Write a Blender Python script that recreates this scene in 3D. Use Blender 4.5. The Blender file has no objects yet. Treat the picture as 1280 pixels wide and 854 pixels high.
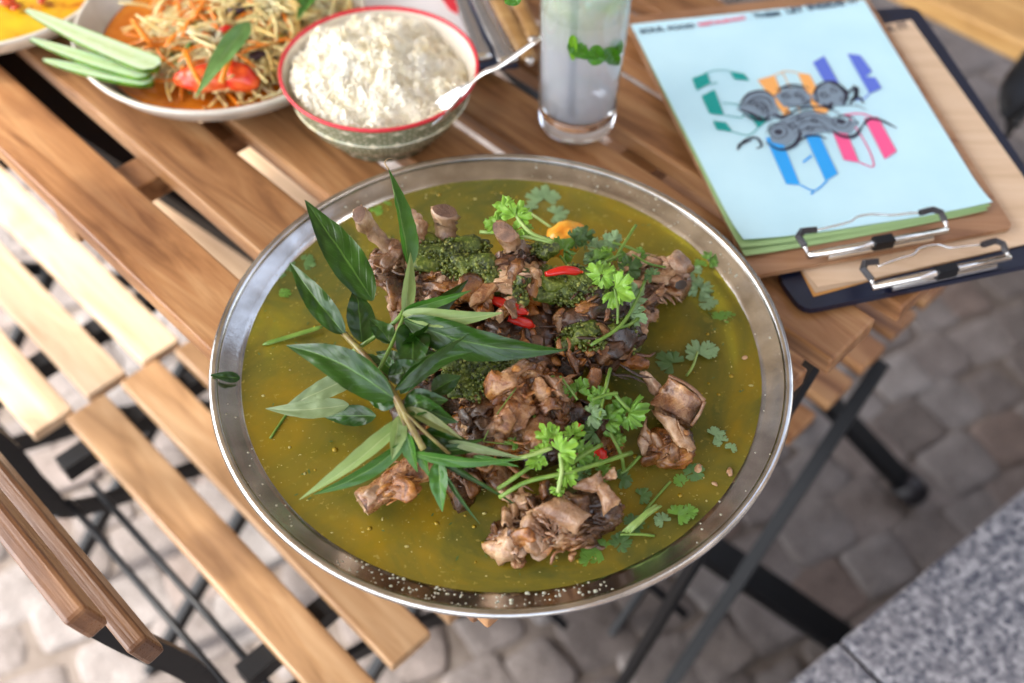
import bpy, bmesh, math, random
from mathutils import Vector, Matrix, noise
R = math.radians
V = Vector
rnd = random.Random(7)
scene = bpy.context.scene
col = scene.collection

# ------------------------------------------------------------------ camera
W0, H0 = 1280.0, 854.0
FPX, PITCH, ROLL = 1386.9, .8909, .0215
CAM = V((0, 0, .74 + .6258))
fwd = V((0, math.cos(PITCH), -math.sin(PITCH)))
r0 = V((1, 0, 0)); u0 = r0.cross(fwd)
rgt = math.cos(ROLL) * r0 + math.sin(ROLL) * u0
upv = -math.sin(ROLL) * r0 + math.cos(ROLL) * u0
cam_d = bpy.data.cameras.new('camera')
cam = bpy.data.objects.new('camera', cam_d); col.objects.link(cam)
cam.matrix_world = Matrix(((rgt.x, upv.x, -fwd.x, CAM.x), (rgt.y, upv.y, -fwd.y, CAM.y), (rgt.z, upv.z, -fwd.z, CAM.z), (0, 0, 0, 1)))
cam_d.sensor_width = 36; cam_d.lens = 36 * FPX / W0
cam_d.clip_start = .02; cam_d.clip_end = 400
cam_d.dof.use_dof = True
cam_d.dof.focus_distance = .705
cam_d.dof.aperture_fstop = 3.4
scene.camera = cam

# ------------------------------------------------------------------ light
SUN_EL, SUN_AZ = R(50), R(266)          # azimuth clockwise from +Y: the sun stands to the left of the table
world = bpy.data.worlds.new('World'); scene.world = world; world.use_nodes = True
wn = world.node_tree; sky = wn.nodes.new('ShaderNodeTexSky')
sky.sky_type = 'NISHITA'; sky.sun_disc = False; sky.sun_elevation = SUN_EL; sky.sun_rotation = SUN_AZ
sky.air_density = 1.0; sky.dust_density = 2.5; sky.ozone_density = 1
bg = wn.nodes['Background']; bg.inputs[1].default_value = .15
bw = wn.nodes.new('ShaderNodeRGBToBW'); mxs = wn.nodes.new('ShaderNodeMixRGB'); mxs.inputs[0].default_value = .62
wn.links.new(sky.outputs[0], bw.inputs[0]); wn.links.new(sky.outputs[0], mxs.inputs[1]); wn.links.new(bw.outputs[0], mxs.inputs[2]); wn.links.new(mxs.outputs[0], bg.inputs[0])
sd = bpy.data.lights.new('sun', 'SUN'); sd.energy = 1.3; sd.angle = R(11); sd.color = (1, .95, .87)
sun = bpy.data.objects.new('sun', sd); col.objects.link(sun)
sv = V((math.sin(SUN_AZ) * math.cos(SUN_EL), math.cos(SUN_AZ) * math.cos(SUN_EL), math.sin(SUN_EL)))
sun.rotation_euler = sv.to_track_quat('Z', 'Y').to_euler()
scene.view_settings.view_transform = 'Standard'
scene.view_settings.look = 'None'
scene.view_settings.exposure = 2.75
scene.view_settings.gamma = 1

# ------------------------------------------------------------------ helpers
def at(px, py, z):
    """point of the place seen at this pixel of the photograph, at height z"""
    d = fwd * FPX + rgt * (px - W0 / 2) - upv * (py - H0 / 2)
    return CAM + d * ((z - CAM.z) / d.z)
UA = -.7717
DU = V((math.cos(UA), math.sin(UA), 0)); DV = V((-math.sin(UA), math.cos(UA), 0))
def uv(u, v, z=0): return DU * u + DV * v + V((0, 0, z))

class MB:
    """collects shapes, becomes one mesh object"""
    def __init__(s): s.v = []; s.f = []; s.uv = {}; s.m = []; s.st = []
    def add(s, vs, fs, uvs=None, mi=0):
        o = len(s.v); s.st.append((o, len(s.f))); s.v += [tuple(x) for x in vs]
        for f in fs:
            s.f.append(tuple(i + o for i in f)); s.m.append(mi)
        if uvs:
            for i, t in enumerate(uvs): s.uv[o + i] = t
    def build(s, name, mats, parent=None, smooth=True, loc=None):
        me = bpy.data.meshes.new(name); me.from_pydata(s.v, [], s.f)
        if not isinstance(mats, (list, tuple)): mats = [mats]
        for m in mats: me.materials.append(m)
        me.polygons.foreach_set('use_smooth', [smooth] * len(me.polygons))
        if len(mats) > 1: me.polygons.foreach_set('material_index', s.m)
        if s.uv:
            l = me.uv_layers.new(name='UVMap')
            for lp in me.loops: l.data[lp.index].uv = s.uv.get(lp.vertex_index, (0, 0))
        me.update()
        return link(name, me, parent)
def each(mb, name, m, parent):
    for i, (v0, f0) in enumerate(mb.st):
        v1, f1 = mb.st[i + 1] if i + 1 < len(mb.st) else (len(mb.v), len(mb.f))
        b = MB(); b.v = mb.v[v0:v1]; b.f = [tuple(x - v0 for x in f) for f in mb.f[f0:f1]]; b.build(name, m, parent)
def link(name, me, parent=None):
    o = bpy.data.objects.new(name, me); col.objects.link(o)
    if parent: o.parent = parent
    return o
def tag(o, label=None, cat=None, group=None, kind=None):
    if label: o['label'] = label
    if cat: o['category'] = cat
    if group: o['group'] = group
    if kind: o['kind'] = kind
    return o
def empty(name, label, cat, group=None, loc=(0, 0, 0), rz=0):
    o = bpy.data.objects.new(name, None); col.objects.link(o); o.location = loc; o.rotation_euler = (0, 0, rz)
    o.empty_display_size = .02
    return tag(o, label, cat, group)
def bevel_box(dx, dy, dz, b=.002, seg=2):
    bm = bmesh.new(); bmesh.ops.create_cube(bm, size=1)
    bmesh.ops.scale(bm, vec=(dx, dy, dz), verts=bm.verts)
    if b: bmesh.ops.bevel(bm, geom=bm.edges[:], offset=b, segments=seg, affect='EDGES', profile=.5)
    me = bpy.data.meshes.new('box'); bm.to_mesh(me); bm.free()
    return me
def box_obj(name, d, loc, mat, parent=None, rz=0, b=.002, me=None):
    if me is None:
        me = bevel_box(*d, b=b); me.materials.append(mat); me.name = name
        me.polygons.foreach_set('use_smooth', [False] * len(me.polygons))
    o = link(name, me, parent); o.location = loc; o.rotation_euler = (0, 0, rz)
    return o
def frame_at(d, up=V((0, 0, 1))):
    d = d.normalized(); s = d.cross(up)
    if s.length < 1e-4: s = d.cross(V((1, 0, 0)))
    s.normalize(); return s, s.cross(d).normalized()
def tube(mb, pts, rad, n=8, flat=1.0, up=V((0, 0, 1)), cap=True, mi=0, jit=0):
    pts = [V(p) for p in pts]; k = len(pts)
    if not isinstance(rad, (list, tuple)): rad = [rad] * k
    vs = []; fs = []
    for i, p in enumerate(pts):
        d = pts[min(i + 1, k - 1)] - pts[max(i - 1, 0)]
        s, t = frame_at(d, up)
        for j in range(n):
            a = 2 * math.pi * j / n; r = rad[i]
            if jit: r *= 1 + jit * noise.noise(p * 300 + V((j * 1.7, 0, 0)))
            vs.append(p + s * math.cos(a) * r + t * math.sin(a) * r * flat)
    for i in range(k - 1):
        for j in range(n):
            fs.append((i * n + j, i * n + (j + 1) % n, (i + 1) * n + (j + 1) % n, (i + 1) * n + j))
    if cap: fs.append(tuple(range(n - 1, -1, -1))); fs.append(tuple((k - 1) * n + j for j in range(n)))
    mb.add(vs, fs, mi=mi)
def bar(mb, a, b, w, h, up=V((0, 0, 1))):
    """rectangular bar from a to b"""
    a, b = V(a), V(b); s, t = frame_at(b - a, up)
    q = [s * w / 2 + t * h / 2, -s * w / 2 + t * h / 2, -s * w / 2 - t * h / 2, s * w / 2 - t * h / 2]
    mb.add([a + x for x in q] + [b + x for x in q], [(3, 2, 1, 0), (4, 5, 6, 7)] + [(i, (i + 1) % 4, 4 + (i + 1) % 4, 4 + i) for i in range(4)])
def spline(pts, n):
    """Catmull-Rom through points"""
    pts = [V(p) for p in pts]; P = [pts[0] * 2 - pts[1]] + pts + [pts[-1] * 2 - pts[-2]]; out = []
    m = len(pts) - 1
    for i in range(n + 1):
        t = i / n * m; k = min(int(t), m - 1); f = t - k
        a, b, c, d = P[k:k + 4]
        out.append(.5 * ((2 * b) + (c - a) * f + (2 * a - 5 * b + 4 * c - d) * f * f + (3 * b - a - 3 * c + d) * f ** 3))
    return out
def lathe(mb, prof, n=96, c=V((0, 0, 0)), close=False, mi=0):
    vs = []; fs = []; uvs = []; k = len(prof)
    for i, (r, z) in enumerate(prof):
        for j in range(n):
            a = 2 * math.pi * j / n; vs.append(c + V((r * math.cos(a), r * math.sin(a), z)))
            uvs.append((j / n, i / (k - 1)))
    for i in range(k - 1 if not close else k):
        i2 = (i + 1) % k
        for j in range(n): fs.append((i * n + j, i * n + (j + 1) % n, i2 * n + (j + 1) % n, i2 * n + j))
    mb.add(vs, fs, uvs, mi)
def fbm(p, o=4):
    s = 0; a = 1
    for i in range(o): s += a * noise.noise(p); p = p * 2.03; a *= .5
    return s
_ico = {}
def ico(sub):
    if sub not in _ico:
        bm = bmesh.new(); bmesh.ops.create_icosphere(bm, subdivisions=sub, radius=1)
        _ico[sub] = ([v.co.copy() for v in bm.verts], [tuple(v.index for v in f.verts) for f in bm.faces]); bm.free()
    return _ico[sub]

# ------------------------------------------------------------------ materials
def mat(name, base=(.5, .5, .5), rough=.5, metal=0, **k):
    m = bpy.data.materials.new(name); m.use_nodes = True; b = m.node_tree.nodes['Principled BSDF']
    b.inputs['Base Color'].default_value = (*base, 1); b.inputs['Roughness'].default_value = rough; b.inputs['Metallic'].default_value = metal
    for kk, vv in k.items(): b.inputs[kk.replace('_', ' ')].default_value = vv
    return m
class N:
    def __init__(s, m): s.t = m.node_tree; s.b = s.t.nodes['Principled BSDF']; s.out = s.t.nodes['Material Output']
    def n(s, ty, **k):
        x = s.t.nodes.new(ty)
        for a, b in k.items():
            if a.startswith('i_'):
                key = a[2:]; key = int(key) if key.isdigit() else key.replace('_', ' ')
                x.inputs[key].default_value = b
            else: setattr(x, a, b)
        return x
    def l(s, a, b): s.t.links.new(a, b)
    def coord(s, kind='Object', scale=(1, 1, 1), loc=(0, 0, 0)):
        tc = s.n('ShaderNodeTexCoord'); mp = s.n('ShaderNodeMapping'); mp.inputs['Scale'].default_value = scale; mp.inputs['Location'].default_value = loc
        s.l(tc.outputs[kind], mp.inputs[0]); return mp.outputs[0]
    def noise(s, vec, scale=5, detail=4, rough=.55, dist=0):
        x = s.n('ShaderNodeTexNoise'); x.inputs['Scale'].default_value = scale; x.inputs['Detail'].default_value = detail
        x.inputs['Roughness'].default_value = rough; x.inputs['Distortion'].default_value = dist; s.l(vec, x.inputs['Vector']); return x.outputs['Fac']
    def ramp(s, fac, stops, interp='LINEAR'):
        x = s.n('ShaderNodeValToRGB'); x.color_ramp.interpolation = interp; e = x.color_ramp.elements
        while len(e) < len(stops): e.new(.5)
        for el, (p, c) in zip(e, stops):
            el.position = p; el.color = (*c, 1) if len(c) == 3 else c
        s.l(fac, x.inputs[0]); return x.outputs[0]
    def mix(s, f, a, b, mode='MIX'):
        x = s.n('ShaderNodeMixRGB', blend_type=mode)
        for i, q in enumerate((f, a, b)):
            if isinstance(q, (int, float)): x.inputs[i].default_value = q
            elif isinstance(q, tuple): x.inputs[i].default_value = (*q, 1)
            else: s.l(q, x.inputs[i])
        return x.outputs[0]
    def bump(s, h, strength=.3, dist=.001, nrm=None):
        x = s.n('ShaderNodeBump'); x.inputs['Strength'].default_value = strength; x.inputs['Distance'].default_value = dist
        s.l(h, x.inputs['Height']); s.l(x.outputs[0], s.b.inputs['Normal'])
        return x
    def math(s, op, a, b=0):
        x = s.n('ShaderNodeMath', operation=op)
        for i, q in enumerate((a, b)):
            if isinstance(q, (int, float)): x.inputs[i].default_value = q
            else: s.l(q, x.inputs[i])
        return x.outputs[0]

def wood(name, dark, mid, light, rough=.42):
    m = mat(name, mid, rough); k = N(m)
    oi = k.n('ShaderNodeObjectInfo'); tc = k.n('ShaderNodeTexCoord')
    sh = k.n('ShaderNodeVectorMath', operation='SCALE'); sh.inputs[0].default_value = (7, 13, 5); k.l(oi.outputs['Random'], sh.inputs[3])
    ad = k.n('ShaderNodeVectorMath', operation='ADD'); k.l(tc.outputs['Object'], ad.inputs[0]); k.l(sh.outputs[0], ad.inputs[1])
    mp = k.n('ShaderNodeMapping'); mp.inputs['Scale'].default_value = (1, 9, 9); k.l(ad.outputs[0], mp.inputs[0])
    a = k.noise(mp.outputs[0], 5, 5, .6, 1.2)
    mp2 = k.n('ShaderNodeMapping'); mp2.inputs['Scale'].default_value = (3, 90, 90); k.l(ad.outputs[0], mp2.inputs[0])
    fine = k.noise(mp2.outputs[0], 6, 3, .6)
    big = k.noise(ad.outputs[0], 7, 3, .5)
    c = k.ramp(a, [(.3, dark), (.5, mid), (.72, light)])
    c = k.mix(k.math('MULTIPLY', fine, .55), c, dark, 'MIX')
    kn = k.ramp(big, [(.30, (.55, .5, .5)), (.42, (1, 1, 1))])
    c = k.mix(.8, c, kn, 'MULTIPLY')
    hv = k.n('ShaderNodeHueSaturation'); k.l(c, hv.inputs['Color'])
    vv = k.n('ShaderNodeMapRange'); vv.inputs[3].default_value = .8; vv.inputs[4].default_value = 1.2; k.l(oi.outputs['Random'], vv.inputs[0]); k.l(vv.outputs[0], hv.inputs['Value'])
    k.l(hv.outputs[0], k.b.inputs['Base Color'])
    k.l(k.ramp(fine, [(.3, (rough - .08,) * 3), (.7, (rough + .15,) * 3)]), k.b.inputs['Roughness'])
    k.bump(fine, .25, .0008)
    return m
M = {}
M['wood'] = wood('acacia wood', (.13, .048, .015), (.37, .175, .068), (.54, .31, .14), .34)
M['wood_pale'] = wood('sunlit chair wood', (.36, .23, .13), (.55, .39, .25), (.66, .5, .34), .5)  # paler copy of the chair wood, sunlight is put into its colour
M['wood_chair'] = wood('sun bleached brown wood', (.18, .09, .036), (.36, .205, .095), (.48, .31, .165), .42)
M['wood_back'] = wood('oiled wood', (.08, .03, .012), (.2, .09, .038), (.33, .17, .08), .3)
M['wood_oak'] = wood('golden oak wood', (.27, .13, .035), (.45, .25, .08), (.58, .36, .14), .4)
M['board'] = wood('walnut board', (.2, .09, .04), (.36, .19, .095), (.46, .28, .16), .38)
M['black'] = mat('black powder coated steel', (.004, .0045, .006), .45, Specular_IOR_Level=.3)
M['rubber'] = mat('black rubber', (.02, .018, .022), .45)
M['chrome'] = mat('chrome', (.75, .74, .72), .16, 1)
M['steel'] = mat('polished cutlery steel', (.85, .85, .84), .28, 1)

def tray_mat():
    m = mat('brushed stainless steel', (.62, .6, .57), .24, 1); k = N(m)
    v = k.coord('Object'); a = k.noise(v, 900, 2, .7); b = k.noise(v, 18, 4, .6); c = k.noise(v, 260, 2)
    k.l(k.ramp(b, [(.35, (.1,) * 3), (.65, (.27,) * 3)]), k.b.inputs['Roughness'])
    k.l(k.ramp(k.noise(v, 40, 4), [(.3, (.36, .34, .32)), (.65, (.62, .61, .60))]), k.b.inputs['Base Color'])
    k.bump(k.mix(.5, a, c), .22, .0004)
    return m
M['tray'] = tray_mat()
def soup_mat():
    m = mat('olive broth', (.2, .14, .01), .06, IOR=1.36); k = N(m)
    v = k.coord('Object')
    a = k.noise(v, 11, 6, .62, 1.2); s = k.noise(v, 330, 2, .5); f = k.noise(v, 90, 3, .6)
    c = k.ramp(a, [(.34, (.12, .11, .014)), (.5, (.235, .165, .013)), (.68, (.37, .205, .009))])
    gr = k.n('ShaderNodeSeparateXYZ'); k.l(v, gr.inputs[0])
    g2 = k.ramp(k.math('ADD', k.math('MULTIPLY', gr.outputs[1], 2.2), .5), [(.15, (1.12, .93, .6)), (.85, (.8, 1.02, 2.2))])
    c = k.mix(.75, c, g2, 'MULTIPLY')
    c = k.mix(k.math('MULTIPLY', k.ramp(s, [(.66, (0, 0, 0)), (.72, (1, 1, 1))]), .7), c, (.42, .33, .08))
    c = k.mix(k.math('MULTIPLY', k.ramp(f, [(.63, (0, 0, 0)), (.72, (1, 1, 1))]), .3), c, (.35, .28, .05))
    k.l(c, k.b.inputs['Base Color'])
    k.b.inputs['Subsurface Weight'].default_value = .25; k.b.inputs['Subsurface Radius'].default_value = (.008, .005, .001)
    k.bump(k.mix(.3, k.noise(v, 22, 4), f), .25, .0012)
    tr = k.n('ShaderNodeBsdfTransparent'); tr.inputs[0].default_value = (.75, .7, .15, 1)
    mx = k.n('ShaderNodeMixShader'); mx.inputs[0].default_value = .28
    k.l(k.b.outputs[0], mx.inputs[1]); k.l(tr.outputs[0], mx.inputs[2]); k.l(mx.outputs[0], k.out.inputs['Surface'])
    return m
M['soup'] = soup_mat()

def meat_mat(name, dark, mid, pale, s=1.0, rough=.36):
    m = mat(name, mid, rough); k = N(m); v = k.coord('Object')
    a = k.noise(v, 90 * s, 5, .7, .8); b = k.noise(v, 400 * s, 4, .7); w = k.noise(v, 22 * s, 3)
    c = k.ramp(a, [(.30, dark), (.47, mid), (.68, pale)])
    c = k.mix(k.ramp(w, [(.42, (0, 0, 0)), (.62, (.92,) * 3)]), c, dark)
    c = k.mix(k.ramp(b, [(.58, (0, 0, 0)), (.75, (.5,) * 3)]), c, pale)
    k.l(c, k.b.inputs['Base Color'])
    k.l(k.ramp(b, [(.3, (rough - .12,) * 3), (.7, (rough + .2,) * 3)]), k.b.inputs['Roughness'])
    k.b.inputs['Subsurface Weight'].default_value = .12; k.b.inputs['Subsurface Radius'].default_value = (.003, .0015, .0008)
    k.b.inputs['Coat Weight'].default_value = .45; k.b.inputs['Coat Roughness'].default_value = .16
    k.bump(k.mix(.5, a, b), 1.0, .0018)
    return m
M['meat'] = meat_mat('braised meat', (.03, .009, .002), (.24, .085, .022), (.60, .35, .16), rough=.28)
M['meat_dark'] = meat_mat('shade-dark braised meat', (.012, .005, .003), (.05, .018, .006), (.16, .06, .02), rough=.3)  # near-black copy of the meat, shade of the heap's gaps is put into it
M['meat_orange'] = meat_mat('rust coloured meat', (.03, .008, .002), (.30, .095, .012), (.58, .27, .065), rough=.28)
M['skin'] = meat_mat('pale boiled skin', (.14, .055, .02), (.48, .27, .13), (.72, .51, .33), .8, .3)
M['shred'] = meat_mat('pinkish shredded meat', (.13, .05, .025), (.46, .26, .14), (.70, .52, .38), 1.2)
M['bone'] = meat_mat('cooked bone', (.2, .1, .05), (.45, .28, .15), (.62, .46, .3), .7, .4)
M['marrow'] = meat_mat('brown bone end', (.06, .025, .015), (.17, .085, .05), (.3, .17, .1), 1.2, .5)

M['marrow_dark'] = mat('dark bone hollow', (.03, .018, .012), .4)
def paste_mat():
    m = mat('green herb paste', (.1, .13, .02), .45); k = N(m); v = k.coord('Object')
    b = k.noise(v, 500, 3); a = k.noise(v, 60, 3)
    c = k.ramp(a, [(.3, (.012, .02, .002)), (.5, (.06, .095, .006)), (.7, (.17, .21, .015))])
    c = k.mix(k.ramp(b, [(.5, (0, 0, 0)), (.7, (.8,) * 3)]), c, (.27, .31, .06))
    k.l(c, k.b.inputs['Base Color']); k.bump(b, .8, .001)
    return m
M['paste'] = paste_mat()
def crumb_mat():
    m = mat('paste crumbs', (.2, .24, .05), .35); k = N(m)
    at_ = k.n('ShaderNodeAttribute', attribute_name='tone')
    k.l(k.ramp(at_.outputs['Fac'], [(0, (.02, .03, .004)), (.45, (.075, .105, .012)), (.8, (.19, .22, .035)), (1, (.36, .36, .1))]), k.b.inputs['Base Color'])
    return m
M['crumb'] = crumb_mat()

def leaf_mat(name, top, top2, under, rib, rough=.3, veins=9, trans=.25):
    m = mat(name, top, rough); k = N(m)
    tc = k.n('ShaderNodeTexCoord'); sx = k.n('ShaderNodeSeparateXYZ'); k.l(tc.outputs['UV'], sx.inputs[0])
    ax = k.math('ABSOLUTE', k.math('SUBTRACT', sx.outputs[0], .5))       # 0 at the midrib
    mid = k.ramp(ax, [(.012, (1, 1, 1)), (.04, (0, 0, 0))])
    ph = k.math('SUBTRACT', k.math('MULTIPLY', sx.outputs[1], veins), k.math('MULTIPLY', ax, 4.5))
    fr = k.math('ABSOLUTE', k.math('SUBTRACT', k.math('FRACT', ph), .5))
    vein = k.ramp(fr, [(.0, (1, 1, 1)), (.07, (0, 0, 0))])
    v = k.coord('Object'); n1 = k.noise(v, 45, 4); n2 = k.noise(v, 500, 3)
    c = k.ramp(n1, [(.3, top), (.7, top2)])
    c = k.mix(k.math('MULTIPLY', vein, .14), c, rib)
    c = k.mix(k.math('MULTIPLY', mid, .75), c, rib)
    c = k.mix(k.ramp(n2, [(.6, (0, 0, 0)), (.8, (.3,) * 3)]), c, rib)
    g = k.n('ShaderNodeNewGeometry'); c = k.mix(g.outputs['Backfacing'], c, k.mix(k.math('MULTIPLY', mid, .5), under, rib))
    k.l(c, k.b.inputs['Base Color'])
    hh = k.mix(.35, k.math('SUBTRACT', 1, k.math('ADD', vein, mid)), n2); k.bump(hh, .32, .0005)
    tl = k.n('ShaderNodeBsdfTranslucent'); k.l(c, tl.inputs[0]); mx = k.n('ShaderNodeMixShader'); mx.inputs[0].default_value = trans
    k.l(k.b.outputs[0], mx.inputs[1]); k.l(tl.outputs[0], mx.inputs[2]); k.l(mx.outputs[0], k.out.inputs['Surface'])
    return m
M['leaf'] = leaf_mat('dark glossy herb leaf', (.008, .036, .002), (.022, .08, .004), (.14, .24, .05), (.08, .18, .025), .3, 9, .12)
M['leaf_mid'] = leaf_mat('mid green herb leaf', (.035, .13, .016), (.07, .2, .022), (.2, .32, .09), (.18, .32, .07), .3)
M['leaf_pale'] = leaf_mat('pale leaf underside', (.19, .29, .085), (.27, .37, .12), (.12, .2, .05), (.36, .43, .19), .42)
M['leaf_grey'] = leaf_mat('grey green leaf underside', (.15, .21, .09), (.2, .27, .12), (.08, .13, .04), (.3, .35, .18), .45)
M['leaf_purple'] = leaf_mat('bronze leaf', (.09, .1, .03), (.14, .17, .04), (.14, .1, .05), (.25, .25, .1), .4)
M['cil'] = leaf_mat('coriander leaf', (.03, .14, .006), (.08, .27, .012), (.14, .3, .04), (.12, .3, .03), .28, 5)
M['cil_lime'] = leaf_mat('lime coriander leaf', (.12, .36, .01), (.25, .52, .02), (.26, .5, .06), (.33, .55, .07), .28, 5, .35)
M['cil_dark'] = leaf_mat('dark coriander leaf', (.012, .07, .008), (.03, .12, .015), (.1, .2, .06), (.06, .16, .03), .3, 5)
M['cil_pale'] = leaf_mat('pale coriander leaf', (.16, .32, .14), (.24, .41, .2), (.24, .38, .18), (.3, .46, .24), .36, 5)
def stem_mat(name, a, b):
    m = mat(name, a, .35); k = N(m); v = k.coord('Object')
    k.l(k.ramp(k.noise(v, 90, 3), [(.35, a), (.65, b)]), k.b.inputs['Base Color']); k.bump(k.noise(v, 700, 2), .3, .0004); return m
M['stem_brown'] = stem_mat('herb stem', (.15, .09, .03), (.24, .22, .06))
M['stem'] = stem_mat('green stem', (.08, .17, .02), (.17, .28, .045))
M['stem_pale'] = stem_mat('pale green stem', (.2, .33, .07), (.32, .43, .13))
M['chili'] = mat('red chili', (.5, .012, .006), .2); M['chili_in'] = mat('chili flesh', (.6, .09, .03), .35)
M['tomato'] = stem_mat('orange tomato', (.75, .26, .02), (.85, .45, .05)); M['tomato'].node_tree.nodes['Principled BSDF'].inputs['Roughness'].default_value = .2

# ------------------------------------------------------------------ ground, granite ledge
def ground():
    m = mat('sandy joints', (.22, .2, .175), .9); k = N(m); v = k.coord('Object')
    k.l(k.ramp(k.noise(v, 30, 5), [(.3, (.10, .075, .058)), (.6, (.165, .135, .115)), (.8, (.22, .19, .165))]), k.b.inputs['Base Color'])
    k.bump(k.noise(v, 120, 4), .6, .004)
    b = MB(); s = 60; b.add([(-s, -s, 0), (s, -s, 0), (s, s, 0), (-s, s, 0)], [(0, 1, 2, 3)])
    g = b.build('ground', m); tag(g, kind='structure')
    st = mat('cobble granite', (.3, .29, .28), .75); k = N(st); v = k.coord('Object')
    oi = k.n('ShaderNodeObjectInfo')
    base = k.ramp(oi.outputs['Random'], [(0, (.145, .12, .108)), (.3, (.20, .172, .16)), (.6, (.235, .215, .205)), (.85, (.185, .135, .112)), (1, (.27, .25, .24))])
    c = k.mix(.8, base, k.ramp(k.noise(v, 14, 5), [(.3, (.55, .52, .5)), (.7, (1.1, 1.1, 1.1))]), 'MULTIPLY')
    c = k.mix(.5, c, k.ramp(k.noise(v, 260, 3), [(.4, (.6, .6, .6)), (.6, (1.2, 1.2, 1.2))]), 'MULTIPLY')
    k.l(c, k.b.inputs['Base Color']); k.bump(k.noise(v, 60, 5), .7, .006)
    meshes = []
    for q in range(7):
        r = random.Random(q); vs, fs = ico(3); nv = []
        for p in vs:
            w = V([math.copysign(abs(t) ** .38, t) for t in p])
            w = V((w.x * (.052 + .004 * math.sin(q)), w.y * .0475, w.z * .014))
            w *= 1 + .12 * fbm(w * 22 + V((q * 5, 0, 0)), 3)
            nv.append(w)
        b = MB(); b.add(nv, fs); me_o = b.build('cobblestone', st, g); meshes.append(me_o.data); bpy.data.objects.remove(me_o)
    stuff = MB(); cnt = 0; r = random.Random(3); cells = []
    for i in range(-30, 34):
        for j in range(-4, 40):
            a = R(28); x0 = i * .088 + .042 * (j % 2) + r.uniform(-.012, .012); y0 = j * .082 + r.uniform(-.009, .009)
            x = x0 * math.cos(a) - y0 * math.sin(a) + .2; y = x0 * math.sin(a) + y0 * math.cos(a)
            inv = y > .4 and y < 2.35 and abs(x) < .62 + y * .28
            cells.append((0 if inv else 1, abs(x) + abs(y - 1.1), x, y, a + r.uniform(-.15, .15), r.uniform(.80, .98), r.uniform(-.004, .004), r.randrange(7)))
    cells.sort()
    for n_, (inv, d, x, y, a, s, dz, q) in enumerate(cells):
        if inv == 0 and cnt < 300:
            o = link('cobblestone', meshes[q], g); o.location = (x, y, -.007 + dz); o.rotation_euler = (r.uniform(-.05, .05), r.uniform(-.05, .05), a); o.scale = (s, s, 1); cnt += 1
        elif d < 3.2:
            mm = Matrix.Translation((x, y, -.007 + dz)) @ Matrix.Rotation(a, 4, 'Z') @ Matrix.Scale(s, 4)
            vs, fs = ico(2)
            nv = [mm @ V([math.copysign(abs(t) ** .38, t) * e for t, e in zip(p, (.05, .045, .014))]) for p in vs]
            stuff.add(nv, fs)
    tag(stuff.build('distant_cobblestones', st, g), kind='stuff')
ground()
def ledge():
    m = mat('speckled granite', (.4, .4, .42), .5); k = N(m); v = k.coord('Object')
    a = k.noise(v, 85, 3, .65); b = k.noise(v, 130, 3, .65); d = k.noise(v, 22, 3)
    c = k.ramp(a, [(.38, (.09, .09, .11)), (.5, (.20, .197, .21)), (.62, (.36, .35, .36))])
    c = k.mix(k.ramp(b, [(.52, (0, 0, 0)), (.60, (.93,) * 3)]), c, (.022, .026, .045))
    c = k.mix(k.ramp(d, [(.4, (0, 0, 0)), (.7, (.3,) * 3)]), c, (.22, .2, .2))
    k.l(c, k.b.inputs['Base Color']); k.bump(b, .15, .001)
    z = .40
    p0, p1 = at(1280, 610, z), at(985, 854, z); d = (p1 - p0); d.z = 0; L = d.normalized(); n_ = V((-L.y, L.x, 0))
    if n_.x < 0: n_ = -n_
    root = empty('granite_ledge', 'low speckled grey granite ledge below the table at lower right', 'ledge', loc=(0, 0, 0))
    ang = math.atan2(L.y, L.x)
    j = at(1159, 713, z)
    # joint runs across the ledge from the front block to the back one
    s0 = (j - p0).dot(L)
    for (a_, b_, q) in ((-1.2, -.25, 0), (-.247, s0 + .12, 1), (s0 + .123, 1.3, 2)):
        ln = b_ - a_
        ce = p0 + L * (a_ + b_) / 2 + n_ * .3
        box_obj('granite_block', (ln, .6, .4), (ce.x, ce.y, z / 2 + .001), m, root, ang, .004)
ledge()

# ------------------------------------------------------------------ table
ZT = .74
def table():
    root = empty('slatted_table', 'brown wooden slatted cafe table with black folding legs under the metal tray', 'table')
    rows = [.2295, .313, .3905, .4685, .5435, .6235, .7015, .779]
    u0_, u1_ = -1.06, -.181
    me = None
    for v in rows:
        e = (v - .23) * .1 - .03
        o = box_obj('slat', (u1_ - u0_, .057, .018), uv((u0_ + u1_) / 2 + e, v, ZT - .009), M['wood'], root, UA, .0022, me); me = o.data
    me = None
    for u in (-1.0, -.715, -.43, -.245):
        o = box_obj('cross_beam', (.035, .6, .022), uv(u, .504, ZT - .0295), M['wood'], root, UA, .002, me); me = o.data
    def leg(a, b, w=.028, h=.014, nm='leg'):
        m = MB(); bar(m, a, b, w, h); return m.build(nm, M['black'], root, smooth=False)
    # folding X legs, feet on the cobbles
    f1 = at(1075, 815, .03); f2 = at(1139, 613, .03)
    leg(f1, uv(-.98, .27, .70), .04, .016); leg(f2, uv(-.98, .72, .70), .03, .016)
    leg(at(752, 898, .03), at(1022, 445, .70), .012, .008); leg(at(806, 905, .03), at(1104, 452, .43), .016, .008)
    leg(at(880, 690, .12), at(1052, 806, .04), .018, .012, 'stretcher')
    m = MB(); tube(m, [f2 + (f2 - uv(-.98, .72, .70)).normalized() * -.02, f2 + (f2 - uv(-.98, .72, .70)).normalized() * .012], .022, 12); m.build('foot_cap', M['rubber'], root)
table()

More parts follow.
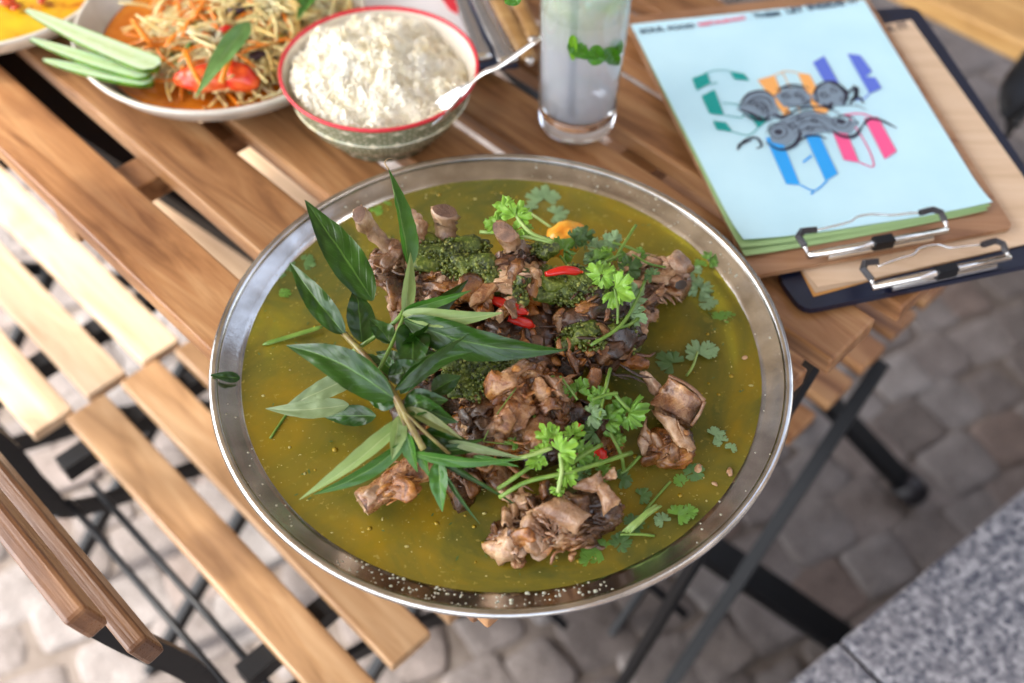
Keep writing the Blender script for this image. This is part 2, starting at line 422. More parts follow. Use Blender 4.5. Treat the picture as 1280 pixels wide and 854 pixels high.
# ------------------------------------------------------------------ folding chairs
def chair(label, u0_, v0, wood_m, width=.425, rows=7, back=True, zs=.45, flip=1, group='wooden slatted folding chairs'):
    """u0_ = left end of the seat slats, v0 = rear edge of the seat, flip -1: chair faces the other way"""
    root = empty('folding_chair', label, 'chair', group)
    def P(a, b, z): return uv(u0_ + a, v0 + flip * b, z)
    me = None
    for i in range(rows):
        o = box_obj('seat_slat', (width, .045, .014), P(width / 2 + rnd.uniform(-.003, .003), .0225 + i * .0635, zs - .007), wood_m, root, UA, .002, me); me = o.data
    for a in (.03, width - .095):
        m = MB(); bar(m, P(a, -.03, zs - .028), P(a, .44, zs - .028), .02, .022); m.build('seat_rail', M['black'], root, smooth=False)
        m = MB(); top_ = [P(a, -.065, .5), P(a, -.092, .6), P(a, -.110, .675)] if back else []
        pts = spline([P(a, .40, .0), P(a, .15, .25), P(a, -.03, .35), P(a, -.055, .41)] + top_, 28)
        for q in range(28): bar(m, pts[q], pts[q + 1], .02, .008, up=DU)
        m.build('leg', M['black'], root, smooth=False)
        a2 = a + (.02 if a < .2 else -.02)
        m = MB(); bar(m, P(a2, -.06, 0), P(a2, .38, .43), .02, .01, up=DU); m.build('leg', M['black'], root, smooth=False)
    for (b, z) in ((-.040, .375), (-.012, .375), (.34, .06)):
        m = MB(); tube(m, [P(.03, b, z), P(width - .03, b, z)], .0038 if z > .1 else .006, 8); m.build('rod', M['black'], root)
    if back:
        me = None
        for (b, z) in ((-.094, .683), (-.114, .755)):
            o = box_obj('back_slat', (width, .015, .032), P(width / 2 - .034, b, z), M['wood_back'], root, UA, .003, me); me = o.data
            o.rotation_euler = (R(12) * flip, 0, UA)
    return root
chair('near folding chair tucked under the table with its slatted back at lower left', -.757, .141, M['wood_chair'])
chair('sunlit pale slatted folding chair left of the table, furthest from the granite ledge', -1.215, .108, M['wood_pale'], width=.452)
chair('folding chair behind the table whose dark slat ends show below the clipboards', -.66, .94, M['wood'], flip=-1, zs=.45, back=False)

def bench():
    root = empty('wooden_bench', 'golden oak plank bench on the cobbles behind the clipboards', 'bench')
    z = .45; p0, p1 = at(1165, 0, z), at(1280, 65, z)
    v_ = p0.dot(DV); uc = p0.dot(DU)
    me = None
    for i in range(2):
        o = box_obj('plank', (2.2, .2, .03), uv(uc + .05, v_ + .1 + i * .206, z - .015), M['wood_oak'], root, UA, .004, me); me = o.data
    for s in (-1.0, 1.0):
        m = MB(); bar(m, uv(uc + s, v_ + .06, 0), uv(uc + s, v_ + .06, z - .03), .035, .035, up=DU); m.build('leg', M['black'], root, smooth=False)
        m = MB(); bar(m, uv(uc + s, v_ + .34, 0), uv(uc + s, v_ + .34, z - .03), .035, .035, up=DU); m.build('leg', M['black'], root, smooth=False)
    m = MB(); z = .55
    pts = spline([at(1300, 70, z), at(1276, 110, z), at(1266, 150, z - .02), at(1255, 178, z - .08)], 16)
    tube(m, pts, [.02, .02, .02, .021, .022, .022, .022, .021, .02, .018, .015, .011, .007, .004, .003, .003, .003], 10, .35)
    pts2 = spline([at(1262, 160, z - .02), at(1275, 148, z), at(1300, 120, z)], 8); tube(m, pts2, .004, 8)
    tag(m.build('strap', M['black']), 'black folded strap hanging at the right behind the navy clipboard', 'strap')
bench()

# ------------------------------------------------------------------ parasol over the table (outside the frame, throws the shade the table stands in)
def parasol():
    root = empty('parasol', 'large ochre market parasol shading the table', 'parasol')
    m = mat('ochre canvas', (.22, .17, .12), .9); k = N(m)
    tl = k.n('ShaderNodeBsdfTranslucent'); tl.inputs[0].default_value = (.5, .4, .27, 1); mx = k.n('ShaderNodeMixShader'); mx.inputs[0].default_value = .2
    k.l(k.b.outputs[0], mx.inputs[1]); k.l(tl.outputs[0], mx.inputs[2]); k.l(mx.outputs[0], k.out.inputs['Surface'])
    x0, x1, y0, y1, z = -1.78, .60, -.8, 2.1, 2.2; cx, cy = (x0 + x1) / 2, (y0 + y1) / 2
    b = MB(); co = [(x0, y0, z), (cx, y0, z + .05), (x1, y0, z), (x1, cy, z + .05), (x1, y1, z), (cx, y1, z + .05), (x0, y1, z), (x0, cy, z + .05)]
    b.add(co + [(cx, cy, z + .7)], [(i, (i + 1) % 8, 8) for i in range(8)])
    b.build('canopy', m, root, smooth=False)
    for c in co:
        r_ = MB(); bar(r_, V((cx, cy, z + .66)), V(c) - V((0, 0, .03)), .02, .03); r_.build('rib', M['wood'], root, smooth=False)
    r_ = MB(); tube(r_, [(cx + .0, cy, z + .66), (cx + .0, cy, z + .3)], .025, 12); r_.build('hub', M['wood'], root)
    r_ = MB(); tube(r_, [(cx, cy, z + .9), (1.9, 2.9, z + .9), (1.9, 2.9, 0)], .04, 12); r_.build('pole', M['black'], root)
parasol()

# ------------------------------------------------------------------ tray and broth
TC = V((-.0066, .4677, 0)); ZR = .780; ZS = .7715
def tray():
    root = empty('metal_tray', 'large round stainless steel tray filled with green broth and braised meat', 'tray', loc=(0, 0, 0))
    prof = [(0, .7435), (.12, .7432), (.150, .744), (.160, .750), (.168, .7615), (.1735, .7695), (.1755, .7718), (.179, .7736), (.186, .7766), (.1885, .7783), (.1893, .7786)]
    m = MB(); lathe(m, prof, 128, TC)
    und = [(r, z - .0012) for r, z in prof[::-1]]; lathe(m, und, 128, TC)
    m.build('dish', M['tray'], root)
    m = MB(); lathe(m, [(.1921 + .0031 * math.cos(a), .7793 + .0026 * math.sin(a)) for a in [2 * math.pi * i / 14 for i in range(14)]], 128, TC, close=True)
    m.build('rolled_rim', M['tray'], root)
    # dried fat droplets on the sloping flange
    m = MB(); r = random.Random(5); vs, fs = ico(1)
    dm = mat('fat droplets', (.5, .46, .34), .2, Subsurface_Weight=.2)
    dens = [(-2.1, -1.2, 150, .6), (-2.9, -2.2, 16, .5), (.35, 1.5, 50, .55), (-.9, .2, 14, .35), (2, 2.8, 12, .6)]
    for a0, a1, n, s in dens:
        for i in range(n):
            a = r.uniform(a0, a1) if n < 200 else r.gauss((a0 + a1) / 2, (a1 - a0) / 4.5); rr = r.uniform(.1762, .1895); z = .7722 + (rr - .1755) * .45
            q = r.uniform(.00025, .0008) * (1 + s * (r.random() < .15)); c = TC + V((rr * math.cos(a), rr * math.sin(a), z))
            m.add([c + V((p.x * q * 1.3, p.y * q, p.z * q * .5)) for p in vs], fs)
    tag(m.build('fat_droplets', dm, root), kind='stuff')
    root.rotation_euler = (0, 0, 0)
tray()
def soup():
    m = MB(); n = 128; c = TC + V((-.0015, .0, 0)); rings = [0, .03, .06, .09, .12, .15, .168, .1745, .1766, .1785]
    vs = []; fs = []
    for r_ in rings[1:]:
        for j in range(n):
            a = 2 * math.pi * j / n; rr = r_
            z = ZS if r_ < .175 else ZS + (.0004 if r_ < .177 else .0002)
            wob = 1 + (.004 * noise.noise(V((math.cos(a) * 4, math.sin(a) * 4, 0))) if r_ > .16 else 0)
            x = rr * math.cos(a) * wob; y = rr * math.sin(a) * wob
            vs.append((c.x + x, c.y + y, z + .0003 * noise.noise(V((x * 60, y * 60, 0)))))
    vs.append((c.x, c.y, ZS)); k = len(rings) - 1
    for i in range(k - 1):
        for j in range(n): fs.append((i * n + j, i * n + (j + 1) % n, (i + 1) * n + (j + 1) % n, (i + 1) * n + j))
    for j in range(n): fs.append((len(vs) - 1, (j + 1) % n, j) if False else (len(vs) - 1, j, (j + 1) % n))
    m.add(vs, fs); o = m.build('broth', M['soup'])
    tag(o, 'olive green broth with floating specks filling the round steel tray', 'broth')
    # flecks and bubbles that float on it
    m = MB(); r = random.Random(11); iv, if_ = ico(1)
    for i in range(380):
        a = r.uniform(0, 6.283); rr = .172 * math.sqrt(r.random()); q = r.choice([.0003, .0004, .0005, .0007, .0012]) * r.uniform(.7, 1.1)
        p0 = c + V((rr * math.cos(a), rr * math.sin(a), ZS + .0002)); e = r.uniform(.6, 1.6)
        m.add([p0 + V((p.x * q * e, p.y * q / e, p.z * q * .4)) for p in iv], if_)
    fm = mat('broth flecks', (.42, .36, .12), .3)
    tag(m.build('floating_flecks', fm, o), kind='stuff')
    m = MB()
    for i in range(150):
        a = r.uniform(0, 6.283); rr = .17 * math.sqrt(r.random()); q = r.uniform(.0006, .0022); cc = c + V((rr * math.cos(a), rr * math.sin(a), ZS + .0002)); th = r.uniform(0, 3.14); dx, dy = math.cos(th), math.sin(th)
        m.add([cc + V((dx * u_ * q - dy * w_ * q * .4, dy * u_ * q + dx * w_ * q * .4, .0002 * abs(u_))) for u_, w_ in ((-1, 0), (-.2, -1), (1, -.2), (.3, 1))], [(0, 1, 2, 3)])
    tag(m.build('herb_specks', mat('herb specks', (.05, .09, .01), .4), o), kind='stuff')
    m = MB()
    for i in range(110):
        a = r.uniform(0, 6.283); rr = .168 * math.sqrt(r.random()); q = r.uniform(.0006, .0022); cc = c + V((rr * math.cos(a), rr * math.sin(a), ZS + .0003))
        m.add([cc + V((p.x * q, p.y * q, p.z * q * .15)) for p in iv], if_)
    om = mat('oil drops', (.30, .2, .01), .03)
    tag(m.build('oil_drops', om, o), kind='stuff')
soup()

# ------------------------------------------------------------------ food builders
def height(px, py):
    return ZS + .004 + .052 * math.exp(-(((px - 650) / 150) ** 2 + ((py - 420) / 130) ** 2))
def lump(name, px, py, z, rx, ry, rz, rot, m, parent=None, sub=5, amp=.22, freq=45, ridge=0, seed=0, tilt=(0, 0), mbx=None):
    """noisy mass of meat; radii in metres, ridge = fibre relief along its long axis"""
    vs, fs = ico(sub); c = at(px, py, z); Mr = Matrix.Rotation(rot, 3, 'Z') @ Matrix.Rotation(tilt[0], 3, 'Y') @ Matrix.Rotation(tilt[1], 3, 'X')
    out = []
    for p in vs:
        q = V((p.x * rx, p.y * ry, p.z * rz)); s = V((seed * 3.1, seed * 1.7, 0))
        d = 1 + amp * fbm(q * freq + s, 4)
        if ridge:
            w = V((q.x * freq * .8, q.y * freq * 6, q.z * freq * 6)) + s
            d += ridge * (abs(noise.noise(w)) * -1.2 + .2 + .4 * noise.noise(w * 2.1))
        out.append(c + Mr @ (q * d))
    if mbx is not None: mbx.add(out, fs); return
    b = MB(); b.add(out, fs); return b.build(name, m, parent)
def flake(mb, c, thick=.0016, bulge=.004, rough=.0012, n=14, seed=0, ragged=.12, bend=0, fold=0, mi=0):
    """thin irregular piece through four corner points [(px,py,z)...]"""
    P = [at(*q) for q in c]; nrm = ((P[1] - P[0]).cross(P[3] - P[0])).normalized()
    if nrm.dot(CAM - P[0]) < 0: nrm = -nrm
    sv_ = V((seed * 2.3, seed * 5.1, seed)); top = []; bot = []; sz = (P[2] - P[0]).length
    for i in range(n + 1):
        for j in range(n + 1):
            a = i / n; b = j / n
            # ragged outline
            ra = ragged * noise.noise(V((b * 3.5, i // (n // 2 + 1) * 9., 1)) + sv_) + ragged * .4 * noise.noise(V((b * 11, i // (n // 2 + 1) * 7., 2)) + sv_)
            rb = ragged * noise.noise(V((a * 3.5, j // (n // 2 + 1) * 9., 5)) + sv_) + ragged * .4 * noise.noise(V((a * 11, j // (n // 2 + 1) * 7., 6)) + sv_)
            aa = .5 + (a - .5) * (1 + ra * 2); bb = .5 + (b - .5) * (1 + rb * 2)
            p = P[0] * (1 - aa) * (1 - bb) + P[1] * aa * (1 - bb) + P[2] * aa * bb + P[3] * (1 - aa) * bb
            h = bulge * (1 - (2 * a - 1) ** 2) * (1 - bend * (2 * b - 1) ** 2) + fold * (abs(2 * b - 1) - .5)
            h += rough * 2 * fbm(p * 130 + sv_, 3)
            e = min(1, min(a, 1 - a, b, 1 - b) * 7)
            top.append(p + nrm * (h + thick * (.35 + .65 * e) * .5)); bot.append(p + nrm * (h - thick * (.35 + .65 * e) * .5))
    N1 = n + 1; fs = []; o = len(top)
    for i in range(n):
        for j in range(n):
            q = (i * N1 + j, (i + 1) * N1 + j, (i + 1) * N1 + j + 1, i * N1 + j + 1)
            fs.append(q); fs.append(tuple(x + o for x in q[::-1]))
    edge = [(i * N1, (i + 1) * N1) for i in range(n)] + [((i + 1) * N1 + n, i * N1 + n) for i in range(n)] + [(j + 1, j) for j in range(n)] + [(n * N1 + j, n * N1 + j + 1) for j in range(n)]
    for a_, b_ in edge: fs.append((b_, a_, a_ + o, b_ + o))
    mb.add(top + bot, fs, mi=mi)
def shreds(mb, a, b, n, spread, rad=.0009, seed=0, sag=.003, length=.7):
    """bundle of torn fibres between two points [(px,py,z)]"""
    r = random.Random(seed); A, B = at(*a), at(*b); d = B - A; s, t = frame_at(d)
    for i in range(n):
        o = s * r.gauss(0, spread) + t * r.gauss(0, spread * .5); st = r.uniform(-.1, 1 - length); en = st + length * r.uniform(.5, 1.25)
        p0 = A + d * st + o; p1 = A + d * en + o * r.uniform(.6, 1.5) + s * r.gauss(0, spread * .5)
        mid_ = (p0 + p1) / 2 + t * r.uniform(-.5, 1) * sag + s * r.gauss(0, spread * .3)
        q = rad * r.uniform(.5, 1.7); tube(mb, spline([p0, mid_, p1], 6), [q * .4, q, q * 1.1, q * 1.1, q, q * .8, q * .25], 5, r.uniform(.35, .8), jit=.3)
def crumbs(parent, px, py, z, rx, ry, rz, rot, n, seed=0, q0=.0007, q1=.0017):
    r = random.Random(seed); c = at(px, py, z); m = MB(); iv, if_ = ico(1); tones = []
    Mr = Matrix.Rotation(rot, 3, 'Z')
    for i in range(n):
        d = V((r.gauss(0, 1), r.gauss(0, 1), abs(r.gauss(0, 1)) * .9 - .15)).normalized(); l = r.uniform(.9, 1.06)
        w = V((d.x * rx * l, d.y * ry * l, d.z * rz * l)); w *= 1 + .45 * fbm(w * 75 + V((seed, 0, 0)), 3)
        p0 = c + Mr @ w; q = r.uniform(q0, q1); e = [r.uniform(.6, 1.2) for _ in range(3)]
        m.add([p0 + V((p.x * q * e[0], p.y * q * e[1], p.z * q * e[2])) for p in iv], if_); tones += [min(1, max(0, r.gauss(.45, .25)))] * len(iv)
    o = m.build('paste_crumbs', M['crumb'], parent); at_ = o.data.attributes.new('tone', 'FLOAT', 'POINT'); at_.data.foreach_set('value', tones)
    tag(o, kind='stuff')
def paste(label, blobs, seed=0):
    root = empty('herb_paste', label, 'herb paste', 'clumps of herb paste on the meat')
    for i, (px, py, z, rx, ry, rz, rot, n) in enumerate(blobs):
        lump('paste', px, py, z, rx, ry, rz, rot, M['paste'], root, 4, .6, 75, seed=seed + i)
        crumbs(root, px, py, z, rx, ry, rz, rot, n, seed * 10 + i)
def bone(name, pts, rad, m, parent, flat=1, capm=None, jit=.25):
    b = MB(); P = spline([at(*p) for p in pts], 10); k = len(P)
    rr = []
    for i in range(k):
        t = i / (k - 1) * (len(rad) - 1); a = min(int(t), len(rad) - 2); rr.append(rad[a] * (1 - t + a) + rad[a + 1] * (t - a))
    tube(b, P, rr, 16, flat, jit=jit); o = b.build(name, m, parent)
    if capm:  # porous sawn end face, slightly proud
        c = MB(); d = (P[0] - P[1]).normalized(); s, t = frame_at(d); vs = [P[0] + d * .0012]; 
        for j in range(24):
            a = 6.2832 * j / 24; q = rr[0] * (.97 + .08 * noise.noise(V((math.cos(a) * 2, math.sin(a) * 2, px_seed(P[0])))))
            vs.append(P[0] + d * .0004 + s * math.cos(a) * q + t * math.sin(a) * q * flat)
        c.add(vs, [(0, 1 + j, 1 + (j + 1) % 24) for j in range(24)]); c.build('sawn_end', capm, o)
    return o
def px_seed(p): return (p.x + p.y) * 50

# ---- meat
def meats():
    G = 'pieces of braised meat in the tray'
    # big core that everything lies on
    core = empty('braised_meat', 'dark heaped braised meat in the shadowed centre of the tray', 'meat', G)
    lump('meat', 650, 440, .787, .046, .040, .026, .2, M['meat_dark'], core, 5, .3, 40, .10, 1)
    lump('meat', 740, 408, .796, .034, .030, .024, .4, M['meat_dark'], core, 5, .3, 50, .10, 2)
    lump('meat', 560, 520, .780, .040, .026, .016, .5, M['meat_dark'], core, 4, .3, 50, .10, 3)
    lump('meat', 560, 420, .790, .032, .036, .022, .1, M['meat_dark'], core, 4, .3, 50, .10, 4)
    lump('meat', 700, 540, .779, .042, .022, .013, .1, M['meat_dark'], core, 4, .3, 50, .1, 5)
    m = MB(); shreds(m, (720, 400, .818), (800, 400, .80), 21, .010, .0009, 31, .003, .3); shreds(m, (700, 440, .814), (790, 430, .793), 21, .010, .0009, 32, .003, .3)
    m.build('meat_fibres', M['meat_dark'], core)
    m = MB(); shreds(m, (705, 425, .818), (722, 470, .806), 6, .005, .0016, 33); shreds(m, (790, 405, .80), (770, 445, .788), 7, .006, .0016, 34)
    m.build('meat_fibres', M['meat_orange'], core)
    # rack with rib ends at the back
    rk = empty('rib_rack', 'rack of ribs with flared bone ends standing up at the back of the heap', 'ribs', G)
    lump('meat', 500, 338, .808, .022, .018, .015, -.2, M['meat'], rk, 5, .28, 60, .16, 7)
    lump('meat', 560, 352, .812, .036, .020, .016, -.05, M['meat'], rk, 5, .25, 55, .16, 8)
    lump('meat', 640, 345, .815, .024, .020, .018, .3, M['meat'], rk, 5, .28, 60, .16, 9)
    m = MB()
    shreds(m, (460, 325, .822), (545, 345, .822), 24, .006, .0009, 41, .003, .3); shreds(m, (520, 362, .824), (610, 372, .822), 24, .005, .0009, 42, .003, .3)
    shreds(m, (600, 345, .828), (668, 340, .828), 13, .006, .0013, 43); shreds(m, (600, 372, .83), (612, 395, .826), 6, .003, .002, 44)
    m.build('meat_fibres', M['meat'], rk)
    m = MB()
    flake(m, [(478, 322, .826), (512, 318, .827), (512, 336, .824), (482, 340, .824)], .002, .003, seed=1)
    flake(m, [(455, 330, .823), (505, 308, .829), (508, 318, .828), (462, 342, .822)], .003, .002, seed=2)
    flake(m, [(640, 342, .832), (668, 340, .832), (664, 360, .829), (640, 358, .83)], .003, .004, seed=3)
    flake(m, [(615, 352, .832), (645, 348, .832), (640, 372, .829), (618, 366, .83)], .003, .004, seed=4)
    flake(m, [(626, 376, .828), (655, 368, .828), (652, 388, .826), (636, 388, .826)], .003, .003, seed=5)
    each(m, 'meat_flake', M['skin'], rk)
    m = MB(); flake(m, [(598, 362, .83), (618, 360, .831), (612, 402, .824), (594, 400, .824)], .004, .004, seed=6)
    flake(m, [(612, 395, .828), (640, 378, .829), (650, 388, .828), (628, 400, .826)], .003, .003, seed=7)
    flake(m, [(530, 355, .825), (590, 362, .826), (585, 374, .823), (530, 370, .823)], .004, .003, seed=8); each(m, 'meat_flake', M['meat_orange'], rk)
    m = MB(); flake(m, [(482, 372, .815), (505, 368, .817), (512, 412, .812), (492, 412, .81)], .004, .005, seed=9)
    flake(m, [(496, 378, .82), (506, 372, .82), (504, 425, .812), (494, 422, .812)], .003, .003, seed=10); m.build('tendon', M['shred'], rk)
    bone('rib_bone', [(449, 268, .846), (461, 284, .834), (478, 302, .826), (500, 322, .818)], [.0078, .0082, .0055, .0045, .006, .008], M['bone'], rk, .62, M['marrow'], .5)
    bone('rib_bone', [(556, 264, .850), (557, 280, .838), (555, 300, .828)], [.0088, .0085, .007, .008], M['bone'], rk, .66, M['marrow'], .5)
    bone('rib_bone', [(630, 290, .846), (640, 304, .832), (655, 330, .822)], [.0105, .0105, .009, .008], M['skin'], rk, .55, M['marrow'], .55)
    m = MB(); 
    for q, (x, y, z, s) in enumerate([(514, 268, .845, .0042), (517, 276, .842, .0055), (523, 287, .838, .0065), (512, 290, .836, .005), (520, 302, .832, .007)]):
        lump('', x, y, z, s, s * .8, s, .3 * q, None, sub=3, amp=.4, freq=200, seed=q, mbx=m)
    m.build('gristle_knob', M['shred'], rk)
    # centre chunk
    ce = empty('braised_meat', 'torn rust brown meat chunk with a rolled flake on top, mid heap', 'meat', G)
    lump('meat', 655, 505, .796, .032, .028, .020, .3, M['meat_orange'], ce, 5, .28, 55, .22, 21)
    lump('meat', 610, 535, .788, .026, .020, .014, .6, M['meat_orange'], ce, 5, .3, 60, .25, 22)
    m = MB()
    for q in range(16):
        r = random.Random(q + 60); x = r.uniform(600, 700); y = r.uniform(470, 545); z = .816 - abs(x - 655) * .0001 - abs(y - 500) * .0001; w = r.uniform(12, 24); h = r.uniform(8, 18); an = r.uniform(-.7, .5)
        c_, s_ = math.cos(an), math.sin(an); cs = [(x + a * w * c_ - b * h * s_, y + a * w * s_ + b * h * c_, z + r.uniform(-.003, .004)) for a, b in ((-1, -1), (1, -1), (1, 1), (-1, 1))]
        flake(m, cs, .0022, .004, .001, 10, 70 + q, .25)
    each(m, 'meat_flake', M['meat'], ce)
    m = MB(); shreds(m, (585, 545, .80), (700, 500, .812), 27, .013, .0011, 51, .005, .35); m.build('meat_fibres', M['meat_orange'], ce)
    m = MB()
    flake(m, [(608, 478, .828), (655, 448, .831), (668, 456, .829), (622, 492, .824)], .004, .005, seed=81, ragged=.08)
    flake(m, [(628, 470, .832), (645, 464, .832), (642, 484, .828), (630, 480, .829)], .003, .002, seed=82, ragged=.1)
    flake(m, [(572, 498, .816), (612, 488, .817), (612, 494, .814), (580, 504, .813)], .003, .002, seed=83, ragged=.1)
    each(m, 'rolled_flake', M['skin'], ce)
    m = MB(); flake(m, [(624, 485, .822), (650, 478, .824), (640, 495, .820), (625, 492, .82)], .003, .003, seed=84, ragged=.1)
    flake(m, [(676, 470, .822), (700, 478, .819), (706, 500, .813), (690, 494, .816)], .003, .006, seed=85, ragged=.2)
    flake(m, [(575, 525, .806), (600, 498, .812), (606, 504, .81), (582, 540, .802)], .003, .004, seed=86, ragged=.15)
    each(m, 'meat_flake', M['skin'], ce)
    # right back shreds
    rb = empty('braised_meat', 'pinkish pulled meat with a dark bone hole at the back right of the heap', 'meat', G)
    lump('meat', 815, 352, .784, .022, .016, .014, -.1, M['meat'], rb, 5, .3, 60, .2, 91)
    lump('meat', 795, 372, .784, .018, .014, .012, -.1, M['meat_orange'], rb, 5, .3, 60, .2, 92)
    m = MB(); shreds(m, (770, 325, .80), (862, 342, .795), 33, .0055, .0008, 93, .004, .35); shreds(m, (800, 345, .799), (855, 372, .792), 21, .005, .0008, 94, .003, .35)
    shreds(m, (820, 330, .80), (858, 335, .797), 12, .004, .0014, 95)
    m.build('meat_fibres', M['shred'], rb)
    m = MB(); flake(m, [(800, 378, .800), (832, 352, .802), (828, 368, .799), (805, 384, .797)], .0025, .003, seed=96, ragged=.1)
    flake(m, [(775, 328, .803), (812, 326, .804), (815, 336, .802), (780, 338, .801)], .002, .002, seed=97, ragged=.2); each(m, 'meat_flake', M['shred'], rb)
    bone('hollow_bone', [(851, 356, .800), (846, 352, .796), (838, 346, .79)], [.0044, .006, .006], M['shred'], rb, .8, M['marrow_dark'], .5)
    # small pale lumps in front of it
    sm = empty('braised_meat', 'small greyish meat nubs at the right end of the dark heap', 'meat', G)
    for q, (x, y, z, s) in enumerate([(792, 412, .797, .009), (800, 405, .796, .007), (778, 436, .788, .008), (765, 432, .792, .008), (752, 395, .81, .007), (790, 395, .80, .008)]):
        lump('meat', x, y, z, s, s * .8, s * .7, q, M['shred'], sm, 4, .4, 120, .2, 100 + q)
    # right folded skin chunk
    rs = empty('braised_meat', 'folded tan skin piece standing in the broth right of the heap', 'meat', G)
    lump('meat', 838, 560, .777, .017, .013, .011, .2, M['meat_orange'], rs, 5, .25, 60, .2, 111)
    lump('meat', 845, 515, .782, .014, .012, .010, .2, M['meat'], rs, 4, .25, 60, .2, 113)
    m = MB()
    flake(m, [(836, 472, .802), (881, 502, .797), (864, 531, .786), (812, 506, .792)], .0035, .004, .0008, 16, 112, .04, fold=.003)
    each(m, 'skin_fold', M['meat'], rs)
    m = MB()
    flake(m, [(812, 510, .797), (846, 524, .798), (868, 562, .785), (846, 556, .788)], .0035, .004, .0008, 16, 114, .06)
    flake(m, [(846, 524, .798), (854, 534, .795), (870, 560, .784), (860, 566, .782)], .003, .003, .0008, 12, 115, .06)
    flake(m, [(808, 520, .792), (818, 548, .786), (806, 574, .776), (800, 545, .78)], .003, .003, .0008, 12, 116, .1)
    each(m, 'skin_fold', M['skin'], rs)
    m = MB(); flake(m, [(800, 470, .792), (812, 468, .792), (830, 488, .792), (818, 496, .79)], .004, .004, .001, 12, 117, .15); m.build('gristle', M['shred'], rs)
    m = MB(); tube(m, spline([at(836, 470, .8035), at(860, 482, .8035), at(881, 501, .799)], 12), .0014, 8, jit=.3); tube(m, spline([at(881, 502, .799), at(874, 518, .793), at(864, 532, .787)], 8), .0012, 8, jit=.3); m.build('fat_edge', M['skin'], rs)
    # bottom chunk with flat skin flaps
    bt = empty('braised_meat', 'ragged meat piece with flat pale skin flaps at the front of the tray', 'meat', G)
    lump('meat', 690, 655, .778, .030, .018, .014, .15, M['meat'], bt, 5, .3, 60, .25, 121)
    lump('meat', 745, 640, .778, .016, .014, .012, .15, M['meat'], bt, 5, .3, 60, .25, 122)
    lump('meat', 640, 675, .774, .014, .011, .010, .15, M['meat_orange'], bt, 5, .35, 80, .3, 123)
    m = MB()
    flake(m, [(665, 638, .800), (700, 620, .803), (740, 644, .799), (718, 668, .794)], .003, .004, .0007, 18, 124, .05)
    flake(m, [(712, 610, .802), (748, 590, .804), (760, 612, .801), (742, 616, .80)], .003, .002, .001, 16, 125, .12)
    flake(m, [(742, 602, .803), (760, 606, .803), (777, 626, .797), (755, 645, .793)], .003, .002, .001, 16, 126, .1)
    flake(m, [(752, 598, .802), (768, 582, .803), (772, 596, .802), (762, 602, .80)], .0025, .002, .001, 12, 127, .2)
    each(m, 'skin_flap', M['skin'], bt)
    m = MB(); r = random.Random(77)
    for q in range(22):
        x = r.uniform(625, 720); y = 655 + (690 - x) * -.05 + r.uniform(-32, 32); w = r.uniform(6, 16); h = r.uniform(4, 11); an = r.uniform(-1.2, 1)
        z = .794 - ((x - 680) / 60) ** 2 * .006 - abs(y - 648) * .0002
        c_, s_ = math.cos(an), math.sin(an); cs = [(x + a * w * c_ - b * h * s_, y + a * w * s_ + b * h * c_, z + r.uniform(-.002, .004)) for a, b in ((-1, -1), (1, -1), (1, 1), (-1, 1))]
        flake(m, cs, .002, .004, .0012, 8, 130 + q, .3)
    each(m, 'meat_flake', M['skin'], bt)
    m = MB(); shreds(m, (630, 680, .785), (700, 640, .794), 18, .009, .0012, 141, .004, .3); shreds(m, (720, 665, .789), (765, 655, .783), 12, .005, .0012, 142, .003, .4)
    shreds(m, (705, 690, .778), (725, 670, .784), 6, .004, .0013, 143); m.build('meat_fibres', M['meat'], bt)
    m = MB(); flake(m, [(672, 605, .797), (688, 600, .799), (690, 622, .796), (676, 626, .794)], .003, .003, .001, 12, 144, .2)
    flake(m, [(655, 622, .793), (668, 620, .795), (680, 645, .79), (668, 640, .79)], .0025, .003, .001, 12, 145, .2)
    flake(m, [(708, 622, .797), (735, 618, .799), (738, 642, .793), (716, 636, .794)], .0025, .003, .001, 12, 146, .1); each(m, 'meat_flake', M['meat_orange'], bt)
    # front left bone
    fl = empty('braised_meat', 'meaty bone end poking out of the broth at the front left below the herb sprig', 'meat', G)
    bone('bone', [(452, 630, .784), (480, 612, .786), (510, 592, .79), (545, 575, .79)], [.0085, .0075, .0085, .0095, .011], M['meat'], fl, .9, M['bone'], .35)
    m = MB(); shreds(m, (462, 622, .79), (530, 585, .795), 18, .005, .001, 151, .003, .5); m.build('meat_fibres', M['meat_orange'], fl)
    m = MB(); flake(m, [(446, 624, .789), (470, 604, .793), (480, 614, .791), (456, 640, .785)], .003, .003, .001, 12, 152, .15); each(m, 'meat_flake', M['skin'], fl)
    fm = empty('braised_meat', 'two small meat scraps in the broth under the narrow herb leaves', 'meat', G)
    lump('meat', 580, 600, .776, .013, .010, .012, .3, M['meat_orange'], fm, 5, .35, 90, .25, 161)
    lump('meat', 618, 590, .776, .010, .010, .012, .9, M['meat'], fm, 4, .35, 90, .25, 162)
    m = MB(); shreds(m, (565, 590, .79), (600, 610, .784), 9, .004, .001, 163); m.build('meat_fibres', M['meat'], fm)
meats()
from mathutils.bvhtree import BVHTree
